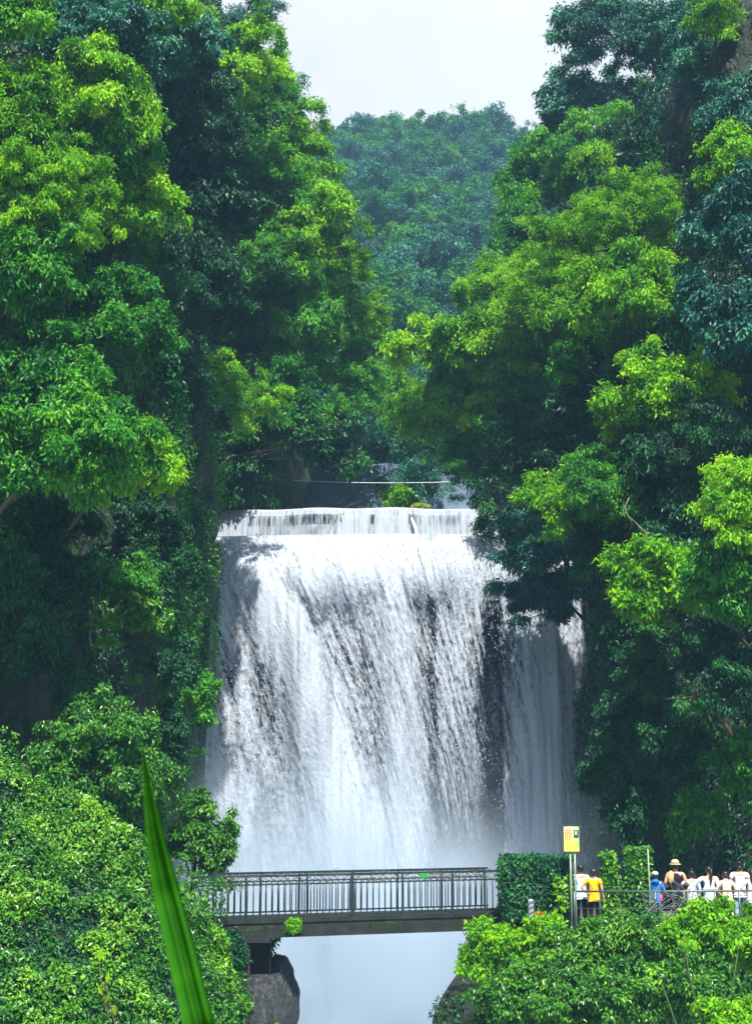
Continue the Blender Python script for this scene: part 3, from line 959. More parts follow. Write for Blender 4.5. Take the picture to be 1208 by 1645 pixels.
def water_mat(name, col, hard, gain, seed):
    m, t, b, out = new_mat(name)
    at = nd(t, 'ShaderNodeAttribute', attribute_name='dens')
    fl = nd(t, 'ShaderNodeAttribute', attribute_name='flow')
    def noise(sc, mp_scale, det=4, rough=0.6):
        mp = nd(t, 'ShaderNodeMapping'); mp.inputs['Scale'].default_value = mp_scale
        mp.inputs['Location'].default_value = (seed, seed * 2.0, 0)
        t.links.new(fl.outputs['Vector'], mp.inputs[0])
        n = nd(t, 'ShaderNodeTexNoise', Scale=sc, Detail=det, Roughness=rough)
        t.links.new(mp.outputs[0], n.inputs['Vector'])
        return n
    n1 = noise(1.0, (4.2, 0.30, 1), 5, 0.65)      # long streaks
    n2 = noise(1.0, (7.0, 3.0, 1), 4, 0.72)      # clots and drops
    n3 = noise(1.0, (1.1, 0.16, 1), 3, 0.5)      # broad billows
    def mth(op, a, b_, cl=False):
        x = nd(t, 'ShaderNodeMath', operation=op); x.use_clamp = cl
        for i, s in enumerate((a, b_)):
            if isinstance(s, (int, float)): x.inputs[i].default_value = s
            else: t.links.new(s, x.inputs[i])
        return x.outputs[0]
    def cen(n, k): return mth('MULTIPLY', mth('SUBTRACT', n.outputs['Fac'], 0.5), k)
    s = mth('ADD', mth('ADD', cen(n1, 3.4), cen(n2, 3.2)), cen(n3, 1.3))
    z = nd(t, 'ShaderNodeSeparateXYZ'); t.links.new(fl.outputs['Vector'], z.inputs[0])
    sm = nd(t, 'ShaderNodeMapRange'); sm.inputs['From Min'].default_value = 7.0; sm.inputs['From Max'].default_value = 17.0
    sm.inputs['To Min'].default_value = 1.0; sm.inputs['To Max'].default_value = 0.55
    t.links.new(z.outputs['Y'], sm.inputs['Value'])
    s2 = mth('MULTIPLY', s, sm.outputs[0])
    a1 = mth('MULTIPLY', at.outputs['Fac'], gain)
    a2 = mth('SUBTRACT', mth('ADD', a1, mth('MULTIPLY', s2, 0.55)), 0.5 * gain)
    al = mth('ADD', mth('MULTIPLY', a2, hard), 0.5, True)
    b.inputs['Base Color'].default_value = (*col, 1)
    b.inputs['Roughness'].default_value = 0.6
    b.inputs['Specular IOR Level'].default_value = 0.25
    tr = nd(t, 'ShaderNodeBsdfTranslucent'); tr.inputs[0].default_value = (*col, 1)
    mx = nd(t, 'ShaderNodeMixShader'); mx.inputs[0].default_value = 0.35
    t.links.new(b.outputs[0], mx.inputs[1]); t.links.new(tr.outputs[0], mx.inputs[2])
    bp = nd(t, 'ShaderNodeBump', Strength=0.4, Distance=0.15)
    t.links.new(s, bp.inputs['Height']); t.links.new(bp.outputs[0], b.inputs['Normal'])
    tp = nd(t, 'ShaderNodeBsdfTransparent')
    m2 = nd(t, 'ShaderNodeMixShader'); t.links.new(al, m2.inputs[0])
    t.links.new(tp.outputs[0], m2.inputs[1]); t.links.new(mx.outputs[0], m2.inputs[2])
    t.links.new(m2.outputs[0], out.inputs[0])
    return m


WCOL = (0.57, 0.63, 0.71)
M_W0 = water_mat('falling_water_back', WCOL, 1.9, 1.15, 1.3)
M_W1 = water_mat('falling_water_front', WCOL, 1.9, 1.15, 4.7)
me0, V0, d0, PX0, PY0 = curtain('waterfall', 69.0, 0, 0.9, 5)
me1, V1, d1, PX1, PY1 = curtain('waterfall', 68.3, 1, 0.8, 9, 260, 330)
fall_root = link('waterfall', me0, M_W0)
tag(fall_root, kind='structure')
w1 = link('front_veil', me1, M_W1, fall_root); w1['kind'] = 'structure'


# thrown drops and clots in front of the curtain
def drops(name, V, dens, PY, n, seed, dmin, dmax, ymin=885, ymax=1420):
    g = np.random.default_rng(seed)
    w = (0.25 + dens) * (PY > ymin) * (PY < ymax) * np.exp(-np.clip(PY - 1150, 0, None) / 170.0)
    w = w.ravel() / w.sum()
    i = g.choice(len(w), n, p=w)
    c = V.reshape(-1, 3)[i] + g.normal(0, 1, (n, 3)) * np.array([0.10, 0.28, 0.12]) + np.array([0, -0.35, 0])
    s = g.uniform(dmin, dmax, (n, 1)) * g.uniform(0.5, 1.3, (n, 1))
    st = g.uniform(1.0, 2.6, (n, 1))
    O = np.array([[1, 0, 0], [-0.5, 0.87, 0], [-0.5, -0.87, 0], [0, 0, 1], [0, 0, -1]], float)
    Vx = c[:, None] + O[None] * np.concatenate([s, s, s * st], 1)[:, None] * (1 + g.normal(0, 0.25, (n, 5, 1)))
    T = np.array([[0, 1, 3], [1, 2, 3], [2, 0, 3], [1, 0, 4], [2, 1, 4], [0, 2, 4]])
    F = (np.arange(n)[:, None, None] * 5 + T[None]).reshape(-1, 3)
    return quads_mesh(name, Vx.reshape(-1, 3), F, True)


M_DROP, t_, b_, o_ = new_mat('water_drops')
b_.inputs['Base Color'].default_value = (0.70, 0.74, 0.80, 1); b_.inputs['Roughness'].default_value = 0.4
me = drops('spray_drops', V0, d0, PY0, 22000, 3, 0.008, 0.022)
tag(link('spray_drops', me, M_DROP), 'white drops and clots of water thrown out in front of the waterfall', 'spray', kind='stuff')

# thin water on the weir face
def veil_mesh():
    us = np.linspace(338, 900, 420); vs = np.linspace(0, 1, 26)
    U, Vv = np.meshgrid(us, vs, indexing='ij')
    X = (U - 604) / FPX * YW * (P(0, 860, YW).x / ((0 - 604) / FPX * YW))
    prf = np.array([[0.5, 0.05], [-0.20, 0.05], [-0.37, 0.0], [-0.44, -0.3], [-0.5, -0.5], [-0.62, -1.2], [-0.85, -2.3]])
    pv = np.linspace(0, 1, 7)
    dd = np.interp(Vv, pv, prf[:, 0]); hh = np.interp(Vv, pv, prf[:, 1])
    Yy = YW + bow(X) + dd; Zz = ztop - 0.012 * X + hh + 0.03 * np.sin(X * 1.7)
    keys = [338, 360, 395, 405, 430, 470, 540, 546, 588, 592, 601, 606, 652, 657, 672, 680, 740, 765, 900]
    vals = [1.0, 0.95, 0.8, 0.5, 0.38, 0.34, 0.32, 0.85, 0.85, 0.25, 0.25, 0.85, 0.85, 0.2, 0.45, 0.6, 0.65, 0.8, 0.95]
    de = np.interp(U, keys, vals) + (fbm(np.stack([U * 0.08, Vv * 0.5, U * 0], -1), 1, 88, 3) - 0.5) * 0.5
    de = np.where((Vv >= 0.36) & (Vv < 0.52), np.maximum(de, 0.8), de)
    de = np.where(Vv < 0.36, np.interp(U, [338, 580, 600, 900], [1.3, 1.3, 1.15, 1.05]) + (de - 0.5) * 0.05, de)
    me = quads_mesh('weir_water', np.stack([X, Yy, Zz], -1).reshape(-1, 3), grid_faces(420, 26), True)
    a = me.attributes.new('dens', 'FLOAT', 'POINT'); a.data.foreach_set('value', np.clip(de, 0, 1.4).ravel().astype(np.float32))
    fl = me.attributes.new('flow', 'FLOAT_VECTOR', 'POINT')
    fl.data.foreach_set('vector', np.stack([U / 26, Vv * 0.8, U * 0], -1).astype(np.float32).ravel())
    return me


M_WV = water_mat('weir_veil', WCOL, 1.5, 1.1, 8.1)
tag(link('weir_water', veil_mesh(), M_WV), kind='structure')
# one separate spout through the notch
m = MB()
a_ = P(661, 832, YW - 0.9); b2_ = P(671, 872, YW - 1.6)
m.tube([a_ + Vector((0, 0.5, 0.1)), a_, a_.lerp(b2_, 0.5) + Vector((0.05, -0.05, 0.1)), b2_], [0.05, 0.06, 0.07, 0.11], 8)
tag(m.build('water_spout', M_DROP), kind='structure')

# river behind the weir
tag(MB().box((1, 70.4 + 18, ztop - 0.10), (22, 35, 0.12)).build('river_water', M_WATER), kind='structure')


def tuft(name, loc, n, ln, wd, kind, label, cat, seed, spread=0.6, upk=1.0):
    """a clump of grass or fern blades"""
    g = np.random.default_rng(seed)
    Pb = np.repeat(g.normal(0, 0.06 * spread, (n, 3)) * np.array([1, 1, 0.3]), 4, axis=0)
    az = g.uniform(0, 6.28, n); el = g.uniform(0.5, 1.4, n)
    d0 = np.stack([np.cos(az) * np.cos(el), np.sin(az) * np.cos(el), np.sin(el) * upk], -1)
    L = ln * g.uniform(0.6, 1.1, n)
    segs = []; dirs = []
    for k in range(4):
        s = k / 4.0
        segs.append(g.normal(0, 0.0, (n, 3)) + d0 * (L * s)[:, None] + np.array([0, 0, -0.55]) * ((L * s ** 2))[:, None])
        dirs.append(d0 + np.array([0, 0, -1.1]) * s)
    pb = (np.stack(segs, 1)).reshape(-1, 3) + Pb; D = np.stack(dirs, 1).reshape(-1, 3)
    N = unit(np.cross(D, np.cross(np.array([0, 0, 1.0]), D)) + g.normal(0, .2, D.shape))
    Ls = np.repeat(L, 4) * 0.36
    me = leaf_mesh(name, pb, D, N, Ls, wd * g.uniform(0.8, 1.2, len(pb)), 0.5 + g.normal(0, 0.15, len(pb)))
    return tag(link(name, me, FM[kind], None, loc), label, cat)


tuft('grass_tuft', P(545, 832, YW - 0.6), 60, 0.5, 0.07, 'L', 'bright green grass tuft growing on the middle of the weir crest', 'grass tuft', 1, 1.5)
root = MB().ball((0, 0, 0.08), (0.42, 0.3, 0.2), 3, 0.4, 3).build('mossy_stone', M_BOULDER, None, P(674, 820, YW - 0.2))
tag(root, 'small yellow mossed stone stranded on the weir crest', 'stone')
g = np.random.default_rng(2)
v = unit(g.normal(0, 1, (300, 3))); v[:, 2] = np.abs(v[:, 2])
link('moss', leaf_mesh('moss', v * np.array([.40, .3, .2]) + np.array([0.03, -0.02, .1]), unit(v + g.normal(0, .5, v.shape)), v, 0.12, 0.06, 0.7 + g.normal(0, .2, 300)), FM['Y'], root)
tuft('water_plant', P(612, 830, YW - 0.4), 20, 0.3, 0.05, 'G', 'tiny green plant on the weir right of the grass tuft', 'plant', 4)
m = MB(); pa = P(438, 770, 84); pb_ = P(700, 775, 84)
pts = [pa.lerp(pb_, i / 14) + Vector((0, 0, -0.10 * math.sin(math.pi * i / 14))) for i in range(15)]
m.tube([pa + Vector((-8, 0, .5))] + pts + [pb_ + Vector((8, 0, .4))], 0.022, 5)
M_WIRE = plain('cable_grey', (0.55, 0.58, 0.6), 0.4, 0.4)
tag(m.build('cable', M_WIRE), 'thin pale cable strung across the river behind the weir', 'cable')

# rough stone wall of the bank upstream, mist before it painted as blue grey
M_WALL = plain('bank_wall_misty_stone', (0.10, 0.14, 0.19), 0.9, 0.1, noise=(0.6, 0.25), bump=0.2)
wx = np.linspace(-9, 9, 60); wz = np.linspace(0, 1, 22)
WX, WZ = np.meshgrid(wx, wz, indexing='ij')
wb = P(604, 818, 90).z - 0.6; wt = P(604, 738, 90).z
wp = np.stack([WX, 90.5 + 0 * WX + WZ * 0.8 - 0.10 * WX, wb + (wt - wb) * WZ - np.clip(WX - 1, 0, 9) * 0.22 * WZ], -1)
wp[..., 1] += (fbm(wp * np.array([1, 1, 2.2]), 0.5, 15, 3) - 0.5) * 0.6
root = empty('bank_wall', (0, 90, wb)); tag(root, 'stone bank wall across the river behind the weir, mist painted blue grey', 'wall')
link('wall_face', quads_mesh('wall_face', (wp - np.array([0, 90, wb])).reshape(-1, 3), grid_faces(60, 22), True), M_WALL, root)

# rising mist at the foot of the falls
M_MIST = bpy.data.materials.new('mist'); M_MIST.use_nodes = True
t = M_MIST.node_tree; t.nodes.clear()
out = t.nodes.new('ShaderNodeOutputMaterial')
pv = nd(t, 'ShaderNodeVolumePrincipled'); pv.inputs['Color'].default_value = (0.74, 0.87, 1.0, 1); pv.inputs['Anisotropy'].default_value = 0.15
tcx = nd(t, 'ShaderNodeTexCoord')
sp = nd(t, 'ShaderNodeSeparateXYZ'); t.links.new(tcx.outputs['Object'], sp.inputs[0])
nz_ = nd(t, 'ShaderNodeTexNoise', Scale=0.22, Detail=3); t.links.new(tcx.outputs['Object'], nz_.inputs['Vector'])


def mr_(src, a, b, c, d):
    x = nd(t, 'ShaderNodeMapRange'); x.interpolation_type = 'SMOOTHSTEP'
    x.inputs['From Min'].default_value = a; x.inputs['From Max'].default_value = b
    x.inputs['To Min'].default_value = c; x.inputs['To Max'].default_value = d
    t.links.new(src, x.inputs['Value']); return x.outputs[0]


def mm(op, a, b):
    x = nd(t, 'ShaderNodeMath', operation=op)
    for i, s in enumerate((a, b)):
        if isinstance(s, (int, float)): x.inputs[i].default_value = s
        else: t.links.new(s, x.inputs[i])
    return x.outputs[0]


zf = mr_(sp.outputs['Z'], 3.0, 19.5, 1.0, 0.0)
lf = mr_(sp.outputs['X'], -7.5, -3.0, 1.6, 1.0)
zf = mm('POWER', zf, 1.6)
nf = mr_(nz_.outputs['Fac'], 0.30, 0.68, 0.2, 1.7)
xf = mr_(sp.outputs['X'], 2.2, 6.5, 1.0, 0.30)
yf = mr_(sp.outputs['Y'], 52.0, 60.0, 0.0, 1.0)
dn = mm('MULTIPLY', mm('MULTIPLY', mm('MULTIPLY', zf, nf), mm('MULTIPLY', mm('MULTIPLY', xf, lf), yf)), 0.56)
t.links.new(dn, pv.inputs['Density'])
t.links.new(pv.outputs[0], out.inputs['Volume'])
tag(MB().box((1.0, 60.3, 9.7), (17.4, 15.6, 19.6)).build('mist', M_MIST), 'pale mist rising from the foot of the waterfall', 'mist', kind='stuff')
# ------------------------------------------------------------------ banks, boulders
def mound(name, fn, us, vs, mat, kind='structure', seed=0, amp=0.3):
    """a solid looking lump of ground: fn(u, v) -> world point; u across, v from top to bottom"""
    U, V = np.meshgrid(us, vs, indexing='ij')
    p = fn(U, V)
    p = p + (fbm(p, 0.8, seed, 4)[..., None] - 0.5) * np.array([0.6, -1.0, 0.5]) * amp * 2
    me = quads_mesh(name, p.reshape(-1, 3), grid_faces(len(us), len(vs)), True)
    return tag(link(name, me, mat), kind=kind), p


def surf_cover(name, p, n, leaf, mat, seed, label, cat='ivy', thr=0.0, thick=0.35, aspect=0.5, vmax=None, lvb=0.42, kind='stuff', parent=None, off=None, fs=0.9):
    g = np.random.default_rng(seed)
    a = p
    e1 = a[1:, :-1] - a[:-1, :-1]; e2 = a[:-1, 1:] - a[:-1, :-1]
    cr = np.cross(e1, e2); ar = np.linalg.norm(cr, axis=-1)
    nr = cr / (ar[..., None] + 1e-9)
    nr = np.where((nr[..., 1:2] > 0.25) & (nr[..., 2:3] < 0.3), -nr, nr)
    nr = np.where(nr[..., 2:3] < -0.2, -nr, nr)
    idx = g.choice(ar.size, n, p=(ar / ar.sum()).ravel())
    ii, jj = np.unravel_index(idx, ar.shape)
    q = a[ii, jj] + e1[ii, jj] * g.random((n, 1)) + e2[ii, jj] * g.random((n, 1))
    nn = nr[ii, jj]
    f = fbm(q, fs, seed, 4)
    keep = f > thr
    q, nn, f = q[keep], nn[keep], f[keep]; m = len(q)
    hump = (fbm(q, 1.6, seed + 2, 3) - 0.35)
    q = q + nn * (np.clip(hump, 0, 1) * 2.4 * thick + g.random((m, 1))[:, 0] * thick * 0.5)[:, None]
    D = unit(np.array([0, 0, -0.55]) + nn * 0.35 + g.normal(0, 0.55, (m, 3)))
    N = unit(nn * 0.7 + np.array([0, 0, 0.8]) + g.normal(0, 0.38, (m, 3)))
    tone = fbm(q, 1.1, seed + 3, 3)
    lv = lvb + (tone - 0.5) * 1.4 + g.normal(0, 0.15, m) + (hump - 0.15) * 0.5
    L = leaf * g.uniform(0.6, 1.3, m)
    if off is not None: q = q - np.array(off)
    me = leaf_mesh(name, q, D, N, L, L * aspect * g.uniform(0.8, 1.25, m), lv)
    o = link(name, me, mat, parent)
    if parent is None: tag(o, label, cat, kind=kind)
    return o


# left hillside of ivy: upper edge falls from the left frame edge towards the bridge
def left_bank(U, V):
    # U photo x, V 0 (crest) .. 1 (foot)
    top = np.interp(U, [-260, -60, 0, 60, 130, 200, 240, 300, 345, 380], [1150, 1170, 1195, 1255, 1300, 1350, 1390, 1440, 1520, 1590])
    Yt = np.interp(U, [-260, 0, 200, 345, 380], [40, 39.5, 39.0, 38.6, 38.6])
    Yb = np.interp(U, [-260, 0, 200, 345, 380], [27, 28, 30, 33, 36.5])
    PYb = np.interp(U, [-260, 0, 200, 345, 380], [2000, 1950, 1900, 1850, 1800])
    s = V
    PYv = top + (PYb - top) * s
    Yv = Yt + (Yb - Yt) * s ** 0.85
    Yv = np.where(V < 0, Yt - V * 5, Yv); PYv = np.where(V < 0, top - V * 40, PYv)
    u = (822.5 - PYv) / FPX
    dy = math.cos(PITCH) - u * math.sin(PITCH); dz = math.sin(PITCH) + u * math.cos(PITCH)
    k = Yv / dy
    return np.stack([(U - 604) / FPX * k, Yv, CAMZ + dz * k], -1)


o_, lb = mound('left_bank', left_bank, np.linspace(-260, 380, 90), np.concatenate([[-1.0, -0.5], np.linspace(0, 1, 60)]), M_SOIL, seed=21)
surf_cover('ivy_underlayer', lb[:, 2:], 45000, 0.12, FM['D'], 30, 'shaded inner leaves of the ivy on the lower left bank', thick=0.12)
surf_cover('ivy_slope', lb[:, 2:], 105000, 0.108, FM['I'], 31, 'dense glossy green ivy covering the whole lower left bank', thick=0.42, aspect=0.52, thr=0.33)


# generic leafy shrub over a lumpy ball
def shrub(name, px, py, rx, ry, Y, kind, label, seed, leaf=0.13, rc=20, dens=1.0, cat='shrub', group=None, foot=None, droop=0.4, aspect=0.5, stems=6, tone=None, stemmat=None):
    g = np.random.default_rng(seed)
    k = Y / FPX
    c = P(px, py, Y)
    RX, RZ = rx * k * 0.95, ry * k * 0.95
    C, RC, out = crown_clumps(RX, min(RX, RZ) * 0.9, RZ, rc * k, g, dens)
    fz = -RZ * 1.05 if foot is None else foot
    b = c + Vector((0, 0.25, fz))
    root = empty(name, b)
    tag(root, label, cat, group)
    off = np.array(c - b)
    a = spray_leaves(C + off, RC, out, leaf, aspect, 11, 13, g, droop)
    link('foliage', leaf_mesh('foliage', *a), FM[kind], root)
    m = MB()
    for i in range(stems):
        e = Vector(C[g.integers(len(C))] + off)
        m.tube([(g.normal(0, .06), g.normal(0, .06), -0.2), e * 0.5 + Vector(g.normal(0, .08, 3)), e], [0.03, 0.02, 0.008], 5)
    m.build('stem', stemmat or M_BARK, root)
    return root


shrub('shrub', 170, 1225, 95, 92, 41.0, 'I', 'rounded glossy bush on the left cliff above the ivy slope', 51, leaf=0.125, rc=22, dens=1.7)
shrub('shrub', 312, 1345, 36, 64, 42.4, 'I', 'yellowish tall bush on the cliff just left of the bridge', 52, leaf=0.10, rc=17)
shrub('shrub', 352, 1370, 24, 48, 42.2, 'I', 'small bush at the cliff edge behind the left bridge railing', 53, leaf=0.10, rc=14)
shrub('shrub', 330, 1560, 32, 60, 38.4, 'I', 'low bush under the left end of the bridge', 54, leaf=0.11, rc=15)
shrub('shrub', 268, 1180, 20, 40, 44, 'D', 'narrow dark bush on the left cliff right of the glossy one', 55, leaf=0.12, rc=14)
shrub('shrub', 322, 1125, 20, 32, 51, 'G', 'small bluish green bush halfway down the left cliff edge', 56, leaf=0.13, rc=14)
shrub('shrub', 185, 1350, 60, 24, 40.5, 'D', 'dark bush in the crevice over the ivy slope', 57, leaf=0.12, rc=16)
shrub('shrub', 235, 985, 34, 26, 47, 'I', 'small bright bush on the left cliff above the fern', 58, leaf=0.13, rc=14)
shrub('shrub', 296, 905, 22, 28, 52, 'D', 'mossy green bush on the left cliff near the waterfall lip', 59, leaf=0.13, rc=14)
HB = [(110, 930, 42, 40, 45.5, 'D', 'dark hanging bush on the left cliff under the big pale green crown'), (255, 940, 24, 34, 49, 'D', 'hanging bush halfway between fern and waterfall lip'),
      (60, 1030, 44, 44, 43, 'D', 'dim bush low on the far left cliff'),
      (130, 1110, 34, 26, 43, 'D', 'dark bush just above the glossy rounded bush'), (285, 1060, 26, 34, 49, 'D', 'shaded bush in the middle of the left cliff edge'),
      (20, 930, 40, 50, 43, 'D', 'dark bush at the left edge below the lowest crown'), (200, 930, 34, 30, 47, 'G', 'mid green bush on the left cliff below the small lime crown')]
for i, b in enumerate(HB):
    shrub('hanging_bush', *b[:5], b[5], b[6], 600 + i, leaf=0.13, rc=15, dens=0.9, droop=0.9, cat='bush', group='bushes hanging on the left cliff')
HR = [(1000, 1010, 40, 40, 51, 'D', 'dark bush hanging beside the right of the falls'), (1010, 1150, 44, 44, 50, 'D', 'dark bush hanging halfway down the right cliff'), (1090, 1190, 46, 44, 47, 'D', 'shaded bush on the ivy cliff over the straw hat'), (1180, 1230, 40, 50, 45, 'G', 'mid green bush at the right edge over the people'),
      (1120, 1310, 40, 30, 46, 'G', 'light green tuft of bush right above the people'), (1010, 1290, 38, 40, 48, 'D', 'dark bush on the cliff above the ivy columns'), (975, 1230, 26, 44, 52, 'D', 'dark narrow bush at the right brink of falls')]
for i, b in enumerate(HR):
    shrub('hanging_bush', *b[:5], b[5], b[6], 640 + i, leaf=0.14, rc=17, dens=0.7, droop=0.9, cat='bush', group='bushes hanging on the right cliff')
tuft('fern', P(175, 1040, 44.2), 90, 0.62, 0.05, 'I', 'yellow green fern sprouting from the left cliff', 'fern', 61)
tuft('fern', P(212, 1100, 43.8), 80, 0.55, 0.045, 'I', 'lower fern of the left cliff, just above the glossy bush', 'fern', 62)
tuft('fern', P(160, 1010, 45), 80, 0.6, 0.05, 'G', 'dim green upper fern on the dark left cliff', 'fern', 63)
tuft('fern', P(320, 1215, 50), 60, 0.5, 0.05, 'I', 'small fern on the grey left cliff near the falls', 'fern', 64)


def boulder(name, px, py, rx, ry, ryd, Y, mat, label, seed, cat='boulder'):
    k = Y / FPX
    c = P(px, py, Y)
    bm = bmesh.new()
    bmesh.ops.create_icosphere(bm, subdivisions=5, radius=1)
    co = np.array([v.co for v in bm.verts])
    q = co * np.array([rx * k, ryd, ry * k])
    d = 1 + (fbm(q, 0.8, seed, 4) - 0.5) * 0.75 + (np.abs(fbm(q * np.array([1, 1, .6]), 1.5, seed + 2, 4) - 0.5)) * -0.45 + (fbm(q, 5, seed + 3, 3) - 0.5) * 0.06
    # flattened facets
    for kk in range(14):
        g = np.random.default_rng(seed * 50 + kk)
        n = unit(g.normal(0, 1, 3)); h = g.uniform(0.72, 0.92)
        dd = (co * d[:, None]) @ n
        d = np.where(dd > h, d * (1 - 0.75 * (dd - h) / dd), d)
    q = q * d[:, None]
    for v, p in zip(bm.verts, q): v.co = p
    for f in bm.faces: f.smooth = True
    me = bpy.data.meshes.new(name); bm.to_mesh(me); bm.free()
    return tag(link(name, me, mat, None, c), label, cat)


boulder('boulder', 400, 1650, 62, 88, 1.5, 39.4, M_BOULDER, 'large grey cracked boulder under the left end of the bridge', 5)
boulder('boulder', 444, 1612, 34, 70, 1.0, 40.8, M_BOULDER, 'darker mossy boulder beside the large grey one, nearest the water', 9)
shrub('shrub', 372, 1535, 16, 34, 39.2, 'D', 'dark creeper around the brown column under the bridge', 66, leaf=0.10, rc=9)
shrub('shrub', 428, 1540, 16, 42, 41.6, 'D', 'dark creeper hanging over the mossy boulder under the bridge', 65, leaf=0.10, rc=10)

# left abutment ledge, a rock that carries the bridge end
boulder('rock_ledge', 310, 1620, 80, 120, 2.0, 43.5, M_CLIFF, 'dark rock ledge carrying the left end of the footbridge', 13, 'rock')

# right bank: terrace with a rock face down to the water
TZ = P(950, 1490, 41.5).z            # terrace level
def right_bank(U, V):
    edge_px = np.interp(V, [0, 0.05, 0.14, 0.24, 0.33, 0.42, 0.6, 1], [792, 772, 745, 712, 692, 700, 690, 670])
    py = 1482 + V * 480
    Yc = 41.6 - np.clip(U, 0, 1) * (0.4 + 3.4 * V ** 0.8)
    X = edge_px + (1330 - edge_px) * np.clip(U, 0, 1)
    Yv = np.where(U < 0, 41.6 - U * 7.0, Yc)
    u = (822.5 - py) / FPX
    dy = math.cos(PITCH) - u * math.sin(PITCH); dz = math.sin(PITCH) + u * math.cos(PITCH)
    k0 = 41.6 / dy
    z = CAMZ + dz * k0
    x = (X - 604) / FPX * k0 - np.clip(U, -1, 0) * 0.0
    x = np.where(U < 0, x + np.clip(-U, 0, 1) * 1.2, x)
    return np.stack([x, Yv, z], -1)


o_, rb = mound('right_bank', right_bank, np.concatenate([np.linspace(-1, -0.05, 24), np.linspace(0, 1, 70)]), np.linspace(0, 1, 70), M_CLIFF, seed=33, amp=0.35)
surf_cover('bank_ivy', rb[31:], 60000, 0.115, FM['I'], 71, 'green creeper covering the bank below the viewing path', thick=0.4, lvb=0.22)
surf_cover('bank_ivy', rb[16:30, 4:], 5000, 0.10, FM['D'], 72, 'thin dark creeper on the rock face beside the water', thr=0.47, thick=0.15)
# terrace slab: a path of packed stone
tp = MB()
ring = [(3.25, 41.3), (3.3, 43.6), (6, 47), (11, 49.5), (22, 47), (22, 40.2), (9, 40.6), (5, 41.0)]
bt = [tp.bm.verts.new((x, y, TZ - 0.5)) for x, y in ring]; tpv = [tp.bm.verts.new((x, y, TZ)) for x, y in ring]
tp.bm.faces.new(tpv)
tp.bm.faces.new(bt[::-1])
for i in range(len(ring)):
    j = (i + 1) % len(ring); tp.bm.faces.new((bt[i], bt[j], tpv[j], tpv[i]))
M_PATH = plain('path_stone', (0.06, 0.06, 0.055), 0.9, 0.2, noise=(4, 0.5), bump=0.5)
tag(tp.build('path', M_PATH), kind='structure')

BS = [(785, 1530, 34, 36, 39.6, 'L', 'small bright bush under the right end of the bridge', 12),
      (820, 1510, 48, 20, 39.4, 'L', 'bright leafy bush below the ivy screen'),
      (878, 1503, 30, 16, 39.6, 'L', 'lime bush in front of the orange crate'),
      (905, 1530, 55, 30, 39.0, 'I', 'light green bush below the signboard poles'),
      (985, 1512, 62, 32, 38.8, 'I', 'dark leaved rounded bush below the ivy columns'),
      (1060, 1520, 55, 34, 38.6, 'I', 'bush below the person in the blue jacket'),
      (1120, 1510, 54, 41, 38.2, 'L', 'tall bright bush below the person with the ponytail'),
      (1185, 1516, 52, 46, 38.0, 'L', 'bright bush in the right corner below the railing'),
      (822, 1600, 52, 44, 38.4, 'I', 'broad bush low on the bank near the water'),
      (900, 1600, 70, 44, 37.8, 'I', 'broad bush in the middle of the right bank'),
      (1010, 1600, 70, 44, 37.2, 'I', 'broad bush right of the middle of the right bank'),
      (1130, 1590, 80, 44, 36.8, 'I', 'broad bush low at the right corner'),
      (1180, 1640, 60, 26, 35.5, 'L', 'bright leaves poking up at the bottom right corner')]
for i, s in enumerate(BS):
    shrub('shrub', *s[:5], s[5], s[6], 200 + i, leaf=0.125 if s[5] == 'L' else 0.115, rc=14, dens=1.0, group='shrubs on the bank below the viewing path')
# thin bare saplings standing in front of the right bank
M_STEM = plain('green_stem', (0.07, 0.10, 0.03), 0.6, 0.3, noise=(8, 0.3))
SAP = [((1125, 1640), (1105, 1560), (1098, 1500), 'leaning pale sapling stem left of the forked one'),
       ((1165, 1645), (1178, 1570), (1190, 1500), 'forked pale sapling stem at the bottom right'),
       ((1085, 1645), (1070, 1600), (1050, 1555), 'short bare sapling stem in the middle of right bank')]
for i, (a, b, c, lab) in enumerate(SAP):
    Ys = 35.5
    A, B, C_ = P(*a, Ys), P(*b, Ys), P(*c, Ys)
    m = MB(); m.tube([A - Vector((0, -0.3, 1.2)) - A, Vector((0, 0, 0)), B - A, C_ - A], [0.024, 0.02, 0.015, 0.007], 6)
    m.tube([(B - A) * 0.7, (B - A) + Vector((-0.25 + 0.4 * (i % 2), 0, 0.7))], [0.016, 0.006], 5)
    o = m.build('sapling', M_STEM, None, A)
    g = np.random.default_rng(300 + i)
    pts = np.array([list((C_ - A) * 0.9)] * 26) + g.normal(0, 0.12, (26, 3))
    link('leaves', leaf_mesh('leaves', pts, unit(g.normal(0, 1, (26, 3)) + [0, 0, -0.4]), unit(g.normal(0, .4, (26, 3)) + [0, 0, 1]), 0.17, 0.07, 0.6 + g.normal(0, .1, 26)), FM['L'], o)
    tag(o, lab, 'sapling')

# ------------------------------------------------------------------ footbridge
A = P(352, 1480, 39.3); B = P(806, 1466, 41.7)
bd = (B - A); BL = bd.length; bx = bd.normalized(); by = Vector((-bx.y, bx.x, 0)).normalized()
bridge = empty('footbridge', A)
tag(bridge, 'narrow footbridge with dark iron railings spanning the gorge below the falls', 'bridge')
WB = 1.25


def bl(s, w, z):      # along, across (0 front .. WB back), up, in bridge space
    return bx * s + by * w + Vector((0, 0, z))


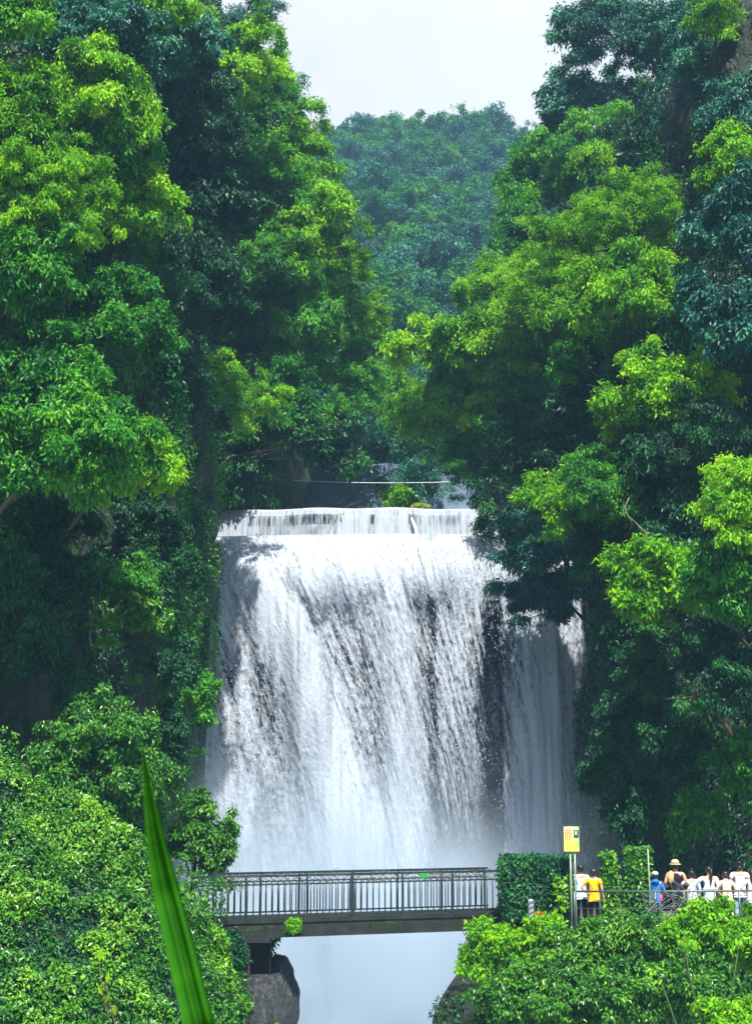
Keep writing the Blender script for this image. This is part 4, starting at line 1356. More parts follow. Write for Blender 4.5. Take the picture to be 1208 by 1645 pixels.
MB().bar(bl(-0.05, WB / 2, -0.03), bl(BL + 0.6, WB / 2, -0.03), WB + 0.1, 0.10).build('deck', M_BEAM, bridge)
MB().bar(bl(0.0, 0.06, -0.27), bl(BL + 0.6, 0.06, -0.27), 0.16, 0.36).build('beam', M_BEAM, bridge)
MB().bar(bl(0.0, WB - 0.06, -0.27), bl(BL + 0.6, WB - 0.06, -0.27), 0.16, 0.36).build('beam', M_BEAM, bridge)
M_STAIN = plain('moss_stain', (0.03, 0.045, 0.018), 0.95, 0.1, noise=(9, 0.5))
g = np.random.default_rng(79)
for i in range(9):
    s = g.uniform(0.2, BL - 0.3)
    MB().bar(bl(s, -0.024, -0.14 - g.uniform(0, .1)), bl(s + g.uniform(0.15, 0.7), -0.024, -0.16 - g.uniform(0, .1)), 0.006, g.uniform(0.03, 0.12)).build('moss_patch', M_STAIN, bridge)
for i in range(4):
    MB().bar(bl(BL * (i + .5) / 4, -0.025, -0.44), bl(BL * (i + .5) / 4, -0.025, -0.09), 0.012, 0.03).build('beam_joint', M_IRON, bridge)
for side, w, s0 in ((0, 0.02, -0.72), (1, WB - 0.02, 0.1)):
    zz = 1.10
    for nm, z, th in (('top_rail', zz, 0.06), ('upper_rail', zz - 0.22, 0.035), ('bottom_rail', 0.09, 0.04)):
        MB().bar(bl(s0, w, z), bl(BL + 0.1, w, z), 0.05, th).build(nm, M_IRON, bridge)
    npst = 7
    for i in range(npst):
        s = s0 + (BL - s0) * i / (npst - 1)
        m = MB(); m.bar(bl(s, w, 0.03), bl(s, w, zz + 0.02), 0.055, 0.055)
        m.build('post', M_IRON, bridge)
    nb_ = 50 if side == 0 else 46
    bal = None
    for i in range(nb_):
        s = s0 + (BL - s0) * (i + 0.5) / nb_
        if bal is None:
            m = MB(); m.tube([(0, 0, 0.09), (0, 0, zz - 0.22)], 0.018, 6); bal = m.build('baluster', M_IRON, bridge); bal.location = bl(s, w, 0)
        else:
            o = bal.copy(); COL.objects.link(o); o.parent = bridge; o.location = bl(s, w, 0)
    # scroll work between the two upper rails, partly dry twigs
    g = np.random.default_rng(80 + side)
    m = MB(); n = 44
    for i in range(n):
        s = s0 + (BL - s0) * (i + 0.5) / n; h = 0.09
        pts = [bl(s + 0.085 * math.cos(t) * (1 if i % 2 else -1), w, zz - 0.11 + 0.085 * math.sin(t)) for t in np.linspace(0.3, 5.6, 9)]
        m.tube(pts, 0.008, 4, cap=False)
    m.build('scroll_work', M_IRON, bridge)
M_TWIG = plain('dry_twig', (0.12, 0.11, 0.09), 0.9, 0.1, noise=(10, 0.4))
g = np.random.default_rng(90)
m = MB()
for i in range(60):
    s = g.uniform(-0.2, BL); z = 1.10 + g.uniform(-0.17, 0.05)
    m.tube([bl(s, 0.0, z), bl(s + g.uniform(.1, .3), -0.02, z + g.normal(0, 0.05)), bl(s + g.uniform(.3, .6), 0.0, z + g.normal(0, 0.05))], 0.006, 4, cap=False)
m.build('dry_vine', M_TWIG, bridge)
M_RAG = plain('green_ribbon', (0.02, 0.25, 0.04), 0.6)
tag(MB().box((0, 0, 0), (0.22, 0.03, 0.12)).ball((0.1, 0, -0.04), (0.07, 0.02, 0.07), 1).build('ribbon', M_RAG, None, A + bl(BL * 0.71, -0.06, 1.03)), 'small green ribbon tied to the bridge rail right of centre', 'ribbon')
shrub('creeper', 470, 1486, 7, 4, 39.8, 'L', 'sprig of green creeper growing on the bridge beam', 95, leaf=0.07, rc=4, dens=0.5, cat='creeper', stems=2)
# pier
pier = empty('bridge_pier', A + Vector((0.7, 0.5, -3.2)))
tag(pier, 'short brown and black pier under the left end of the footbridge', 'pier')
MB().box((0, -0.12, 1.3), (0.16, 0.18, 2.9)).build('column', M_RUST, pier)
MB().box((0.20, 0.35, 1.3), (0.75, 0.5, 2.9)).build('wall', plain('pier_black', (0.01, 0.011, 0.012), 0.9, noise=(4, .4)), pier)
MB().box((0.05, 0.1, 2.70), (1.1, 0.9, 0.10)).build('cap', M_BEAM, pier)
for s, r_ in ((-0.5, 24), (-0.1, 15), (0.15, 8)):
    pass
surf_n = np.random.default_rng(97)
pts = np.array([list(A + bl(surf_n.uniform(-1.0, 0.15), surf_n.uniform(-0.15, 0.1), surf_n.uniform(-0.4, 1.1))) for _ in range(900)])
me = leaf_mesh('railing_vine', pts, unit(surf_n.normal(0, .5, (900, 3)) + [0, 0, -.6]), unit(surf_n.normal(0, .4, (900, 3)) + [0, -.5, .8]), 0.10, 0.05, 0.45 + surf_n.normal(0, .15, 900))
tag(link('railing_vine', me, FM['I']), 'vine growing through the left end of the bridge railing', 'vine')

# ------------------------------------------------------------------ ivy screen, ivy columns
def ivy_block(name, px0, px1, py0, py1, Y, dep, n, label, seed, kind, leaf=0.11, taper=0.0, cat='hedge', lvb=0.4):
    g = np.random.default_rng(seed)
    a, b = P(px0, py1, Y), P(px1, py0, Y)
    root = empty(name, ((a.x + b.x) / 2, Y, a.z))
    tag(root, label, cat)
    w, h = b.x - a.x, b.z - a.z
    # points on a rounded slab
    u = g.uniform(-.5, .5, n); v = g.random(n); f = g.random(n)
    xx = u * w * (1 - taper * v ** 2); zz = v * h
    yy = np.where(f < 0.72, -dep / 2, np.where(f < 0.86, dep / 2, g.uniform(-.5, .5, n) * dep))
    top = f > 0.93; zz = np.where(top, h, zz)
    P0 = np.stack([xx, yy, zz], -1)
    P0 += (fbm(P0 + seed, 2.0, seed, 3)[:, None] - 0.5) * np.array([0.3, -0.35, 0.28]) + g.normal(0, 0.03, (n, 3))
    D = unit(g.normal(0, .55, (n, 3)) + [0, -0.25, -0.5]); N = unit(g.normal(0, .4, (n, 3)) + [0, -0.8, 0.6])
    tone = fbm(P0, 2.2, seed + 4, 3)
    L = leaf * g.uniform(.6, 1.3, n)
    link('foliage', leaf_mesh('foliage', P0, D, N, L, L * .62, lvb + (tone - .5) * 1.2 + g.normal(0, .14, n)), FM[kind], root)
    m = MB()
    for s in np.linspace(-.42, .42, max(2, int(w / 0.45))):
        m.tube([(s * w, 0, -0.05), (s * w + 0.03, 0, h * 0.5), (s * w * 0.9, 0, h * 0.93)], 0.022, 6)
    for z in (0.3, 0.6, 0.85):
        m.bar((-w * .45, 0, h * z), (w * .45, 0, h * z), 0.02, 0.02)
    m.build('frame', M_IRON, root)
    return root


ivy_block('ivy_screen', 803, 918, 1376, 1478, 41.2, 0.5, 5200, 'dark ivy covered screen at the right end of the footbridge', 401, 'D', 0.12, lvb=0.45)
ivy_block('ivy_screen', 893, 919, 1402, 1462, 40.85, 0.2, 650, 'patch of light green ivy beside the signboard poles', 402, 'I', 0.12, lvb=0.55)
ivy_block('ivy_column', 965, 991, 1368, 1480, 41.0, 0.3, 1300, 'left ivy column beside the person in yellow', 403, 'I', 0.13, 0.55, 'ivy', .42)
ivy_block('ivy_column', 1003, 1040, 1366, 1480, 41.1, 0.35, 2600, 'right and wider ivy column beside the thin green pole', 404, 'I', 0.13, 0.12, 'ivy', .42)

# ------------------------------------------------------------------ signboard
SY = 40.5
sb = P(921, 1492, SY)
sign = empty('signboard', sb)
tag(sign, 'yellow and orange notice board on two thin green poles', 'sign')
M_GPOLE = plain('pole_green', (0.22, 0.30, 0.22), 0.5, 0.4, noise=(5, .3))
kz = SY / FPX
hb = P(918, 1368, SY).z - sb.z; ht = P(918, 1328, SY).z - sb.z
for dx in (-2.5, 4.5):
    m = MB(); m.tube([(dx * kz, 0, -0.3), (dx * kz, 0, hb + 0.25)], 0.022, 8); m.build('pole', M_GPOLE, sign)
M_BOARD, t_, b_, o_ = new_mat('notice_board')
tcx = nd(t_, 'ShaderNodeTexCoord'); sx = nd(t_, 'ShaderNodeSeparateXYZ'); t_.links.new(tcx.outputs['Generated'], sx.inputs[0])
rr = ramp(t_, sx.outputs['Z'], [(0.0, (0.72, 0.55, 0.08)), (0.45, (0.75, 0.62, 0.12)), (0.75, (0.80, 0.50, 0.25)), (1.0, (0.72, 0.62, 0.35))])
rr2 = ramp(t_, sx.outputs['Z'], [(0.0, (0.70, 0.58, 0.08)), (0.3, (0.35, 0.62, 0.12)), (0.6, (0.55, 0.62, 0.2)), (1.0, (0.35, 0.6, 0.3))])
mxx = nd(t_, 'ShaderNodeMix', data_type='RGBA'); mrx = ramp(t_, sx.outputs['X'], [(0.5, (0, 0, 0)), (0.85, (1, 1, 1))])
t_.links.new(mrx.outputs[0], mxx.inputs[0]); t_.links.new(rr.outputs[0], mxx.inputs[6]); t_.links.new(rr2.outputs[0], mxx.inputs[7])
t_.links.new(mxx.outputs[2], b_.inputs['Base Color']); b_.inputs['Roughness'].default_value = 0.4
bwid = 24 * kz; cz = (hb + ht) / 2
MB().box((-0.5 * kz, -0.03, cz), (bwid, 0.05, ht - hb)).build('board', M_BOARD, sign, bevel=0.006)
M_RED = plain('lettering_red', (0.55, 0.10, 0.05), 0.5); M_DKG = plain('picture_dark_green', (0.02, 0.06, 0.05), 0.4); M_LTG = plain('picture_pale', (0.45, 0.6, 0.5), 0.4)
g = np.random.default_rng(6)
m = MB()
for rrow in range(5):       # rows of small unreadable characters
    for c in range(4):
        x = (-10.0 + c * 2.7) * kz; z = ht - (5 + rrow * 3.4) * kz
        m.box((x, -0.058, z), (2.0 * kz, 0.004, 0.6 * kz)); m.box((x + 0.2 * kz, -0.0585, z), (0.55 * kz, 0.004, 2.4 * kz)); m.box((x, -0.059, z - 0.8 * kz), (1.3 * kz, 0.004, 0.3 * kz))
m.build('lettering', M_RED, sign)
m = MB()
for rrow in range(3):
    for c in range(7):
        m.box(((-9.5 + c * 2.9) * kz, -0.058, hb + (4 + rrow * 3.2) * kz), (1.6 * kz, 0.004, 0.35 * kz)).box(((-9.3 + c * 2.9) * kz, -0.0585, hb + (4 + rrow * 3.2) * kz), (0.3 * kz, 0.004, 1.5 * kz))
m.build('small_print', plain('print_olive', (0.45, 0.30, 0.05), 0.5), sign)
MB().box((7.0 * kz, -0.058, ht - 11 * kz), (7.5 * kz, 0.006, 12 * kz)).build('picture', M_DKG, sign)
MB().box((6.6 * kz, -0.064, ht - 9.5 * kz), (3 * kz, 0.004, 6 * kz)).build('picture_window', M_LTG, sign)
tag(MB().tube([P(935, 1368, 40.7), P(1000, 1369, 40.8), P(1042, 1366, 40.9)], 0.004, 5).build('wire', M_IRON), 'thin wire from the signboard to the thin green pole', 'wire')
m = MB(); pb0 = P(1046, 1475, 40.6); m.tube([(0, 0, -0.3), P(1040, 1364, 40.6) - pb0], 0.018, 8)
tag(m.build('pole', M_GPOLE, None, pb0), 'thin leaning green pole left of the person in blue', 'pole')

# ------------------------------------------------------------------ railing of the viewing path
M_STEEL = plain('railing_steel', (0.09, 0.105, 0.105), 0.4, 0.5, metal=0.4, noise=(8, .3))
RY_ = 40.15
r0 = P(918, 1432, RY_ + 0.4); r1 = P(1100, 1432, RY_); r2 = P(1290, 1430, RY_ - 0.4)
rail = empty('path_railing', (r0.x, r0.y, TZ))
tag(rail, 'dark metal railing along the viewing path in front of the people', 'railing')
o0 = Vector((r0.x, r0.y, TZ)); H = r0.z - TZ
M3 = [Vector((0, 0, H)), r1 - o0, r2 - o0]
MB().tube(M3, 0.026, 8).build('top_rail', M_STEEL, rail)
MB().tube([p - Vector((0, 0, H * 0.43)) for p in M3], 0.012, 6).build('middle_rail', M_STEEL, rail)
MB().tube([p - Vector((0, 0, H * 0.82)) for p in M3], 0.012, 6).build('bottom_rail', M_STEEL, rail)
for px in (922, 963, 1052, 1098, 1148, 1187, 1230):
    t0 = (px - 918) / (1290 - 918)
    base = Vector((0, 0, H)).lerp(M3[1], min(1, (px - 918) / 182)) if px < 1100 else M3[1].lerp(M3[2], (px - 1100) / 190)
    MB().tube([base - Vector((0, 0, H + 0.05)), base], 0.03 if px != 963 else 0.015, 8).build('post', M_STEEL, rail)
# tangle of bare twigs caught on the railing
g = np.random.default_rng(12)
m = MB()
c0 = P(1080, 1456, RY_ - 0.12)
for i in range(110):
    a = Vector((g.normal(0, 0.42), g.normal(0, 0.08), g.uniform(-0.45, 0.35)))
    d = Vector((g.normal(0, 1), g.normal(0, .2), g.normal(0.1, 0.7))).normalized() * g.uniform(.3, .9)
    m.tube([a, a + d * .5 + Vector((0, 0, g.normal(0, .08))), a + d], [0.010, 0.007, 0.003], 4, cap=False)
tag(m.build('bare_twigs', plain('grey_twig', (0.16, 0.17, 0.17), 0.8, noise=(9, .4)), None, c0), 'tangle of bare grey twigs behind the railing beside the blue jacket', 'twigs')

# white striped bag, orange crate, flat white litter at the foot of the ivy screen
bagp = P(853, 1480, 40.3)
M_WHITE = plain('bag_white', (0.26, 0.28, 0.31), 0.6, noise=(12, .3))
bag = empty('bag', bagp); tag(bag, 'tall pale striped bag at the foot of the ivy screen', 'bag')
m = MB(); m.box((0, 0, 0.25), (0.15, 0.14, 0.62))
o = m.build('sack', M_WHITE, bag, bevel=0.03)
m = MB()
for i in range(4): m.bar((-0.08, -0.076, 0.06 + i * .13), (0.08, -0.076, 0.13 + i * .13), 0.008, 0.03)
m.build('stripe', plain('stripe_grey', (0.09, 0.10, 0.12), 0.6), bag)
cb = P(866, 1487, 40.2); crate = empty('crate', cb); tag(crate, 'small orange crate standing right of the pale striped bag', 'crate')
M_OR = plain('crate_orange', (0.32, 0.10, 0.015), 0.5, noise=(6, .2))
m = MB()
for s in (-1, 1): m.box((s * 0.105, 0, 0.16), (0.012, 0.2, 0.34)); m.box((0, s * 0.1, 0.16), (0.2, 0.012, 0.34))
m.box((0, 0, 0.0), (0.2, 0.19, 0.012)); m.build('box', M_OR, crate)
MB().box((0, -0.108, 0.33), (0.235, 0.012, 0.03)).box((0, 0.108, 0.33), (0.235, 0.012, 0.03)).build('rim', M_OR, crate)
MB().box((0, -0.109, 0.1), (0.14, 0.006, 0.07)).build('label_patch', plain('patch_brown', (0.2, 0.07, 0.03), 0.6), crate)

# ------------------------------------------------------------------ foreground blade and stems
M_BLADE, t_, b_, o_ = new_mat('grass_blade')
uvn = nd(t_, 'ShaderNodeAttribute', attribute_name='lv')
rr = ramp(t_, uvn.outputs['Fac'], [(0, (0.006, 0.07, 0.004)), (0.30, (0.03, 0.20, 0.005)), (0.55, (0.05, 0.28, 0.006)), (0.8, (0.085, 0.36, 0.008)), (1, (0.11, 0.40, 0.01))])
n_ = nd(t_, 'ShaderNodeTexNoise', Scale=14, Detail=4); tcx = nd(t_, 'ShaderNodeTexCoord'); t_.links.new(tcx.outputs['Object'], n_.inputs['Vector'])
spot = ramp(t_, n_.outputs['Fac'], [(0.66, (0, 0, 0)), (0.80, (1, 1, 1))])
mx_ = nd(t_, 'ShaderNodeMix', data_type='RGBA'); t_.links.new(spot.outputs[0], mx_.inputs[0]); t_.links.new(rr.outputs[0], mx_.inputs[6]); mx_.inputs[7].default_value = (0.22, 0.20, 0.03, 1)
t_.links.new(mx_.outputs[2], b_.inputs['Base Color']); b_.inputs['Roughness'].default_value = 0.45
tr = nd(t_, 'ShaderNodeBsdfTranslucent'); tr.inputs[0].default_value = (0.08, 0.36, 0.006, 1)
ms = nd(t_, 'ShaderNodeMixShader'); ms.inputs[0].default_value = 0.4
t_.links.new(b_.outputs[0], ms.inputs[1]); t_.links.new(tr.outputs[0], ms.inputs[2]); t_.links.new(ms.outputs[0], o_.inputs[0])


def blade(name, keys, Y, label, mat, base, cat='grass'):
    """a folded blade through photograph-measured centre points (px, py, half width in px)"""
    g = np.random.default_rng(4)
    k = np.array(keys, float)
    s = np.linspace(0, 1, 60); kk = np.linspace(0, 1, len(k))
    cx = np.interp(s, kk, k[:, 0]); cyy = np.interp(s, kk, k[:, 1]); hw = np.interp(s, kk, k[:, 2])
    prof = np.linspace(-1, 1, 33)
    rows = []
    for i in range(60):
        c = P(cx[i], cyy[i], Y + 0.10 * s[i]); w = hw[i] * Y / FPX
        tt = i / 59
        row = [c + Vector((q * w * 0.97, -abs(q) * w * 0.55 + 0.10 * w * math.sin(q * 9), q * w * 0.22)) for q in prof]
        rows.append(row)
    # carry the blade down to the ground below the picture
    low = rows[-1]
    cb = low[16]; bpt = Vector(base)
    for j in range(1, 14):
        f = j / 13
        cc = cb.lerp(bpt, f)
        rows.append([cc + (v - cb) * (1 - 0.6 * f) for v in low])
    V = np.array([[list(v) for v in r] for r in rows])
    th = np.zeros_like(V); th[..., 1] = 0.0006
    n = len(rows); m_ = len(prof)
    Vf = np.concatenate([V.reshape(-1, 3), (V + th).reshape(-1, 3)]) - np.array(base)
    F = grid_faces(n, m_); F2 = F[:, ::-1] + n * m_
    me = quads_mesh(name, Vf, np.concatenate([F, F2]), True)
    lvv = np.tile(0.42 + 0.16 * np.cos(prof * 34) + 0.12 * np.sin(prof * 5) - 0.5 * np.exp(-(prof / 0.06) ** 2) - 0.25 * np.exp(-((prof + 0.45) / 0.05) ** 2), n) + np.repeat(g.normal(0, .05, n), m_)
    a = me.attributes.new('lv', 'FLOAT', 'POINT'); a.data.foreach_set('value', np.concatenate([lvv, lvv]).astype(np.float32))
    root = empty(name, base); tag(root, label, cat)
    link('blade', me, mat, root)
    return root


blade('grass_plant', [(229, 1182, 0.4), (232, 1215, 2.5), (236, 1250, 6), (242, 1290, 9.5), (249, 1335, 13.5), (258, 1380, 18), (269, 1431, 21.5), (294, 1530, 23.5), (322, 1645, 24.5), (326, 1665, 24.5)], 1.6, 'single long green grass blade rising close in the foreground', M_BLADE, (-0.20, 1.75, 14.3))
m = MB()
for a, b, c in (((185, 1645), (178, 1610), (172, 1580)), ((178, 1645), (166, 1600), (160, 1545))):
    m.tube([P(*a, 12) - Vector((0, 0, 0.9)), P(*a, 12), P(*b, 12), P(*c, 12)], [0.006, 0.006, 0.005, 0.002], 5)
o = m.build('dry_plant', plain('dry_stem', (0.10, 0.09, 0.02), .7, noise=(8, .3)))
tag(o, 'dry yellowing plant stalks at the bottom left in front of ivy', 'plant')
for a, d in (((183, 1612), (.2, 0, -1)), ((175, 1595), (-.3, 0, -1)), ((172, 1580), (.1, 0, 1)), ((160, 1545), (0, 0, 1)), ((166, 1600), (-.4, 0, .8))):
    link('dry_leaf', leaf_mesh('dry_leaf', np.array([list(P(*a, 12))]), np.array([d], float), np.array([[0, -1, .2]]), 0.10, 0.035, np.array([.2])), FM['Y'], o)
tuft('leaf_sprig', P(452, 1668, 20), 9, 0.26, 0.06, 'Y', 'yellow green leaf tips at the bottom edge below the boulder', 'plant', 77, 1.0)
# ------------------------------------------------------------------ people on the viewing path
def skin_mesh(name, verts, edges, radii, root=0, sub=1):
    bm = bmesh.new()
    lay = bm.verts.layers.skin.verify()
    vs = [bm.verts.new(v) for v in verts]
    for i, (v, r) in enumerate(zip(vs, radii)):
        v[lay].radius = (r, r) if not hasattr(r, '__len__') else r
        v[lay].use_root = (i == root)
    for a, b in edges: bm.edges.new((vs[a], vs[b]))
    me = bpy.data.meshes.new(name + '_sk'); bm.to_mesh(me); bm.free()
    o = bpy.data.objects.new('tmp', me); COL.objects.link(o)
    sk = o.modifiers.new('s', 'SKIN'); sk.use_smooth_shade = True; sk.branch_smoothing = 0.6
    ss = o.modifiers.new('u', 'SUBSURF'); ss.levels = sub; ss.render_levels = sub
    dg = bpy.context.evaluated_depsgraph_get()
    me2 = bpy.data.meshes.new_from_object(o.evaluated_get(dg)); me2.name = name
    bpy.data.objects.remove(o); bpy.data.meshes.remove(me)
    me2.materials.clear()
    return me2


def chain(pts, radii):
    return pts, [(i, i + 1) for i in range(len(pts) - 1)], radii


M_SKIN = plain('skin', (0.52, 0.30, 0.20), 0.5, 0.35)
M_HAIR = plain('hair_black', (0.012, 0.010, 0.010), 0.4, 0.5, noise=(30, .4))


def hand_pts(w, d, side):
    """palm end, five finger chains; w wrist, d direction of the hand"""
    d = Vector(d).normalized()
    s = d.cross(Vector((0, 1, 0))).normalized() if abs(d.y) < 0.9 else Vector((1, 0, 0))
    palm = w + d * 0.085
    fing = []
    for k, (o, ln) in enumerate(((-0.030, 0.068), (-0.010, 0.080), (0.011, 0.074), (0.030, 0.058))):
        b = palm + s * o
        fing.append(([b, b + d * ln * 0.45 + Vector((0, -0.006, 0)), b + (d * 0.85 + Vector((0, -0.3, 0))) * ln * 0.95], [0.010, 0.009, 0.007]))
    tb = w + d * 0.03 - s * 0.028 * side
    fing.append(([tb, tb + d * 0.03 - s * 0.028 * side, tb + d * 0.062 - s * 0.034 * side], [0.011, 0.010, 0.008]))
    return palm, fing


def person(px, Y, h, rz, label, shirt, pants, head=None, hair='short', lean=0.0, armL='rest', armR='rest', sleeve='short',
           hat=None, hood=False, backpack=None, build=1.0, skirt=None, topstyle='tee', extra=None):
    """figure of height h looking along +Y before rz; feet on the terrace"""
    k = h / 1.70
    base = Vector((P(px, 1480, Y).x, Y, TZ))
    root = empty('person', base, rz)
    tag(root, label, 'person', 'visitors at the railing of the viewing path')
    S = lambda x, y, z: Vector((x * k, y * k, z * k))
    ln = lambda z: lean * max(0, (z - 0.95)) * 0.9           # lean forward
    T = lambda x, y, z: S(x, y + ln(z), z)
    b = build
    hipz, shz, nz, hz = 0.93, 1.40, 1.47, 1.58
    verts = [T(0, 0, hipz), T(0, 0.005, 1.06), T(0, -0.01, 1.22), T(0, -0.01, 1.36), T(0, 0, nz), T(0, 0.012, 1.53), T(0, 0.015, hz), T(0, 0.01, 1.655)]
    rad = [(0.150 * b * k, 0.105 * k), (0.130 * b * k, 0.095 * k), (0.150 * b * k, 0.105 * k), (0.150 * b * k, 0.095 * k), 0.052 * k, (0.068 * k, 0.078 * k), (0.078 * k, 0.092 * k), (0.050 * k, 0.06 * k)]
    edges = [(0, 1), (1, 2), (2, 3), (3, 4), (4, 5), (5, 6), (6, 7)]
    hands = []
    arms = {}
    for sd, pose in ((-1, armL), (1, armR)):
        sh = T(0.185 * b * sd, -0.005, 1.385)
        if pose == 'rest': el, wr = T(0.25 * b * sd, -0.03, 1.12), T(0.27 * b * sd, 0.05, 0.88)
        elif pose == 'rail': el, wr = T(0.27 * b * sd, -0.04, 1.14), T(0.20 * b * sd, 0.20, 1.08)
        elif pose == 'hip': el, wr = T(0.38 * b * sd, -0.07, 1.16), T(0.19 * b * sd, 0.0, 1.0)
        elif pose == 'up': el, wr = T(0.27 * sd, 0.16, 1.25), T(0.12 * sd, 0.30, 1.45)
        elif pose == 'out': el, wr = T(0.40 * sd, 0.02, 1.22), T(0.60 * sd, 0.05, 1.06)
        elif pose == 'back': el, wr = T(0.28 * sd, -0.10, 1.14), T(0.08 * sd, -0.15, 0.98)
        arms[sd] = (sh, el, wr)
        i0 = len(verts)
        verts += [sh, (sh + el) / 2, el, (el + wr) / 2, wr]
        rad += [0.056 * k, 0.047 * k, 0.040 * k, 0.037 * k, 0.027 * k]
        edges += [(3, i0), (i0, i0 + 1), (i0 + 1, i0 + 2), (i0 + 2, i0 + 3), (i0 + 3, i0 + 4)]
        d = (wr - el).normalized()
        palm, fing = hand_pts(wr, d, sd)
        ip = len(verts)
        verts += [wr + d * 0.045, palm]; rad += [(0.034 * k, 0.018 * k)] * 2
        edges += [(i0 + 4, ip), (ip, ip + 1)]
        hands.append(fing)
    for sd in (-1, 1):
        i0 = len(verts)
        verts += [S(0.095 * sd, 0, 0.86), S(0.10 * sd, 0.012, 0.66), S(0.10 * sd, 0.015, 0.48), S(0.10 * sd, -0.015, 0.30), S(0.10 * sd, -0.02, 0.09), S(0.11 * sd, 0.06, 0.04), S(0.115 * sd, 0.15, 0.03)]
        rad += [0.088 * k * b, 0.076 * k, 0.056 * k, 0.052 * k, 0.038 * k, 0.038 * k, 0.03 * k]
        edges += [(0, i0)] + [(i0 + j, i0 + j + 1) for j in range(6)]
    me = skin_mesh('body', verts, edges, rad, 0, 1)
    bm = bmesh.new(); bm.from_mesh(me)
    for hd in hands:
        for pts, rr in hd:
            mf = skin_mesh('f', *chain(pts, rr), 0, 1); bm.from_mesh(mf); bpy.data.meshes.remove(mf)
    # face: nose, eye sockets, lips and ears on the front of the head (+Y)
    hc = T(0, 0.015, 1.58)
    for c, s in (((0, 0.104, -0.015), (0.012, 0.018, 0.022)), ((-0.03, 0.082, 0.012), (0.014, 0.01, 0.008)), ((0.03, 0.082, 0.012), (0.014, 0.01, 0.008)), ((0, 0.088, -0.052), (0.024, 0.01, 0.008)), ((-0.08, 0, -0.01), (0.01, 0.02, 0.03)), ((0.08, 0, -0.01), (0.01, 0.02, 0.03))):
        bmesh.ops.create_icosphere(bm, subdivisions=2, radius=1, matrix=Matrix.Translation(hc + Vector(c) * k) @ Matrix.Diagonal((s[0] * k, s[1] * k, s[2] * k, 1)))
    for f in bm.faces: f.smooth = True
    bm.to_mesh(me); bm.free()
    link('body', me, M_SKIN, root)
    # clothes
    g_ = 0.016 * k
    if shirt is not None:
        hem = 0.84 if topstyle != 'long' else 0.66
        v2 = [T(0, 0, hem), T(0, 0, hipz), T(0, 0.005, 1.08), T(0, -0.01, 1.22), T(0, -0.01, 1.345), T(0, 0, 1.425)]
        r2 = [((0.165 * b) * k + g_, 0.115 * k + g_), ((0.155 * b) * k + g_, 0.11 * k + g_), ((0.140 * b) * k + g_, 0.10 * k + g_), ((0.155 * b) * k + g_, 0.11 * k + g_), ((0.15 * b) * k + g_, 0.10 * k + g_), (0.062 * k + g_ * .5, 0.058 * k + g_ * .5)]
        e2 = [(i, i + 1) for i in range(5)]
        if topstyle != 'vest':
            for sd in (-1, 1):
                sh, el, wr = arms[sd]; i0 = len(v2)
                v2 += [sh, sh.lerp(el, .55)]; r2 += [0.066 * k, 0.066 * k]; e2 += [(4, i0), (i0, i0 + 1)]
                if sleeve == 'long':
                    v2 += [el, (el + wr) / 2, wr]; r2 += [0.056 * k, 0.050 * k, 0.042 * k]; e2 += [(i0 + 1, i0 + 2), (i0 + 2, i0 + 3), (i0 + 3, i0 + 4)]
        link('shirt' if not hood else 'jacket', skin_mesh('shirt', v2, e2, r2, 1, 2), shirt, root)
    if hood:
        m = MB(); m.ball(T(0, -0.09, 1.43), (0.13 * k, 0.075 * k, 0.075 * k), 3, .2, 2); m.build('hood', shirt, root)
    if pants is not None:
        v3 = [T(0, 0, 0.98), S(0, 0, 0.88)]; r3 = [(0.145 * b * k + g_, 0.105 * k + g_), (0.15 * b * k + g_, 0.11 * k + g_)]; e3 = [(0, 1)]
        for sd in (-1, 1):
            i0 = len(v3)
            v3 += [S(0.095 * sd, 0, 0.80), S(0.10 * sd, 0.012, 0.66), S(0.10 * sd, 0.012, 0.48), S(0.10 * sd, -0.01, 0.30), S(0.10 * sd, -0.02, 0.10)]
            r3 += [0.098 * k * b, 0.09 * k, 0.074 * k, 0.07 * k, 0.062 * k]; e3 += [(1, i0)] + [(i0 + j, i0 + j + 1) for j in range(4)]
        link('trousers', skin_mesh('trousers', v3, e3, r3, 0, 1), pants, root)
    m = MB()
    for sd in (-1, 1):
        m.tube([S(0.10 * sd, -0.07, 0.05), S(0.105 * sd, 0.03, 0.055), S(0.115 * sd, 0.13, 0.04), S(0.12 * sd, 0.19, 0.03)], [0.035 * k, 0.05 * k, 0.045 * k, 0.025 * k], 8)
    m.build('shoes', plain('shoe_dark', (0.03, 0.03, 0.035), .5), root)
    # hair
    m = MB()
    hh = T(0, -0.012, 1.605)
    m.ball(hh, (0.094 * k, 0.100 * k, 0.092 * k), 3, 0.12, 5)
    if hair == 'ponytail':
        m.tube([T(0, -0.09, 1.62), T(0, -0.16, 1.60), T(0.01, -0.17, 1.45), T(0.0, -0.15, 1.28), T(0.0, -0.13, 1.18)], [0.03 * k, 0.042 * k, 0.04 * k, 0.03 * k, 0.012 * k], 9)
    elif hair == 'bun':
        m.ball(T(0, -0.085, 1.66), (0.055 * k, 0.05 * k, 0.05 * k), 2, .2, 4); m.ball(T(0, -0.06, 1.53), (0.072 * k, 0.055 * k, 0.06 * k), 2, .15, 3)
    elif hair == 'long':
        m.tube([T(0, -0.05, 1.60), T(0, -0.085, 1.50), T(0, -0.115, 1.38), T(0, -0.11, 1.30)], [0.085 * k, 0.095 * k, 0.085 * k, 0.04 * k], 12)
    else:
        m.ball(T(0, -0.045, 1.55), (0.078 * k, 0.062 * k, 0.06 * k), 2, .12, 3)
    m.build('hair', M_HAIR, root)
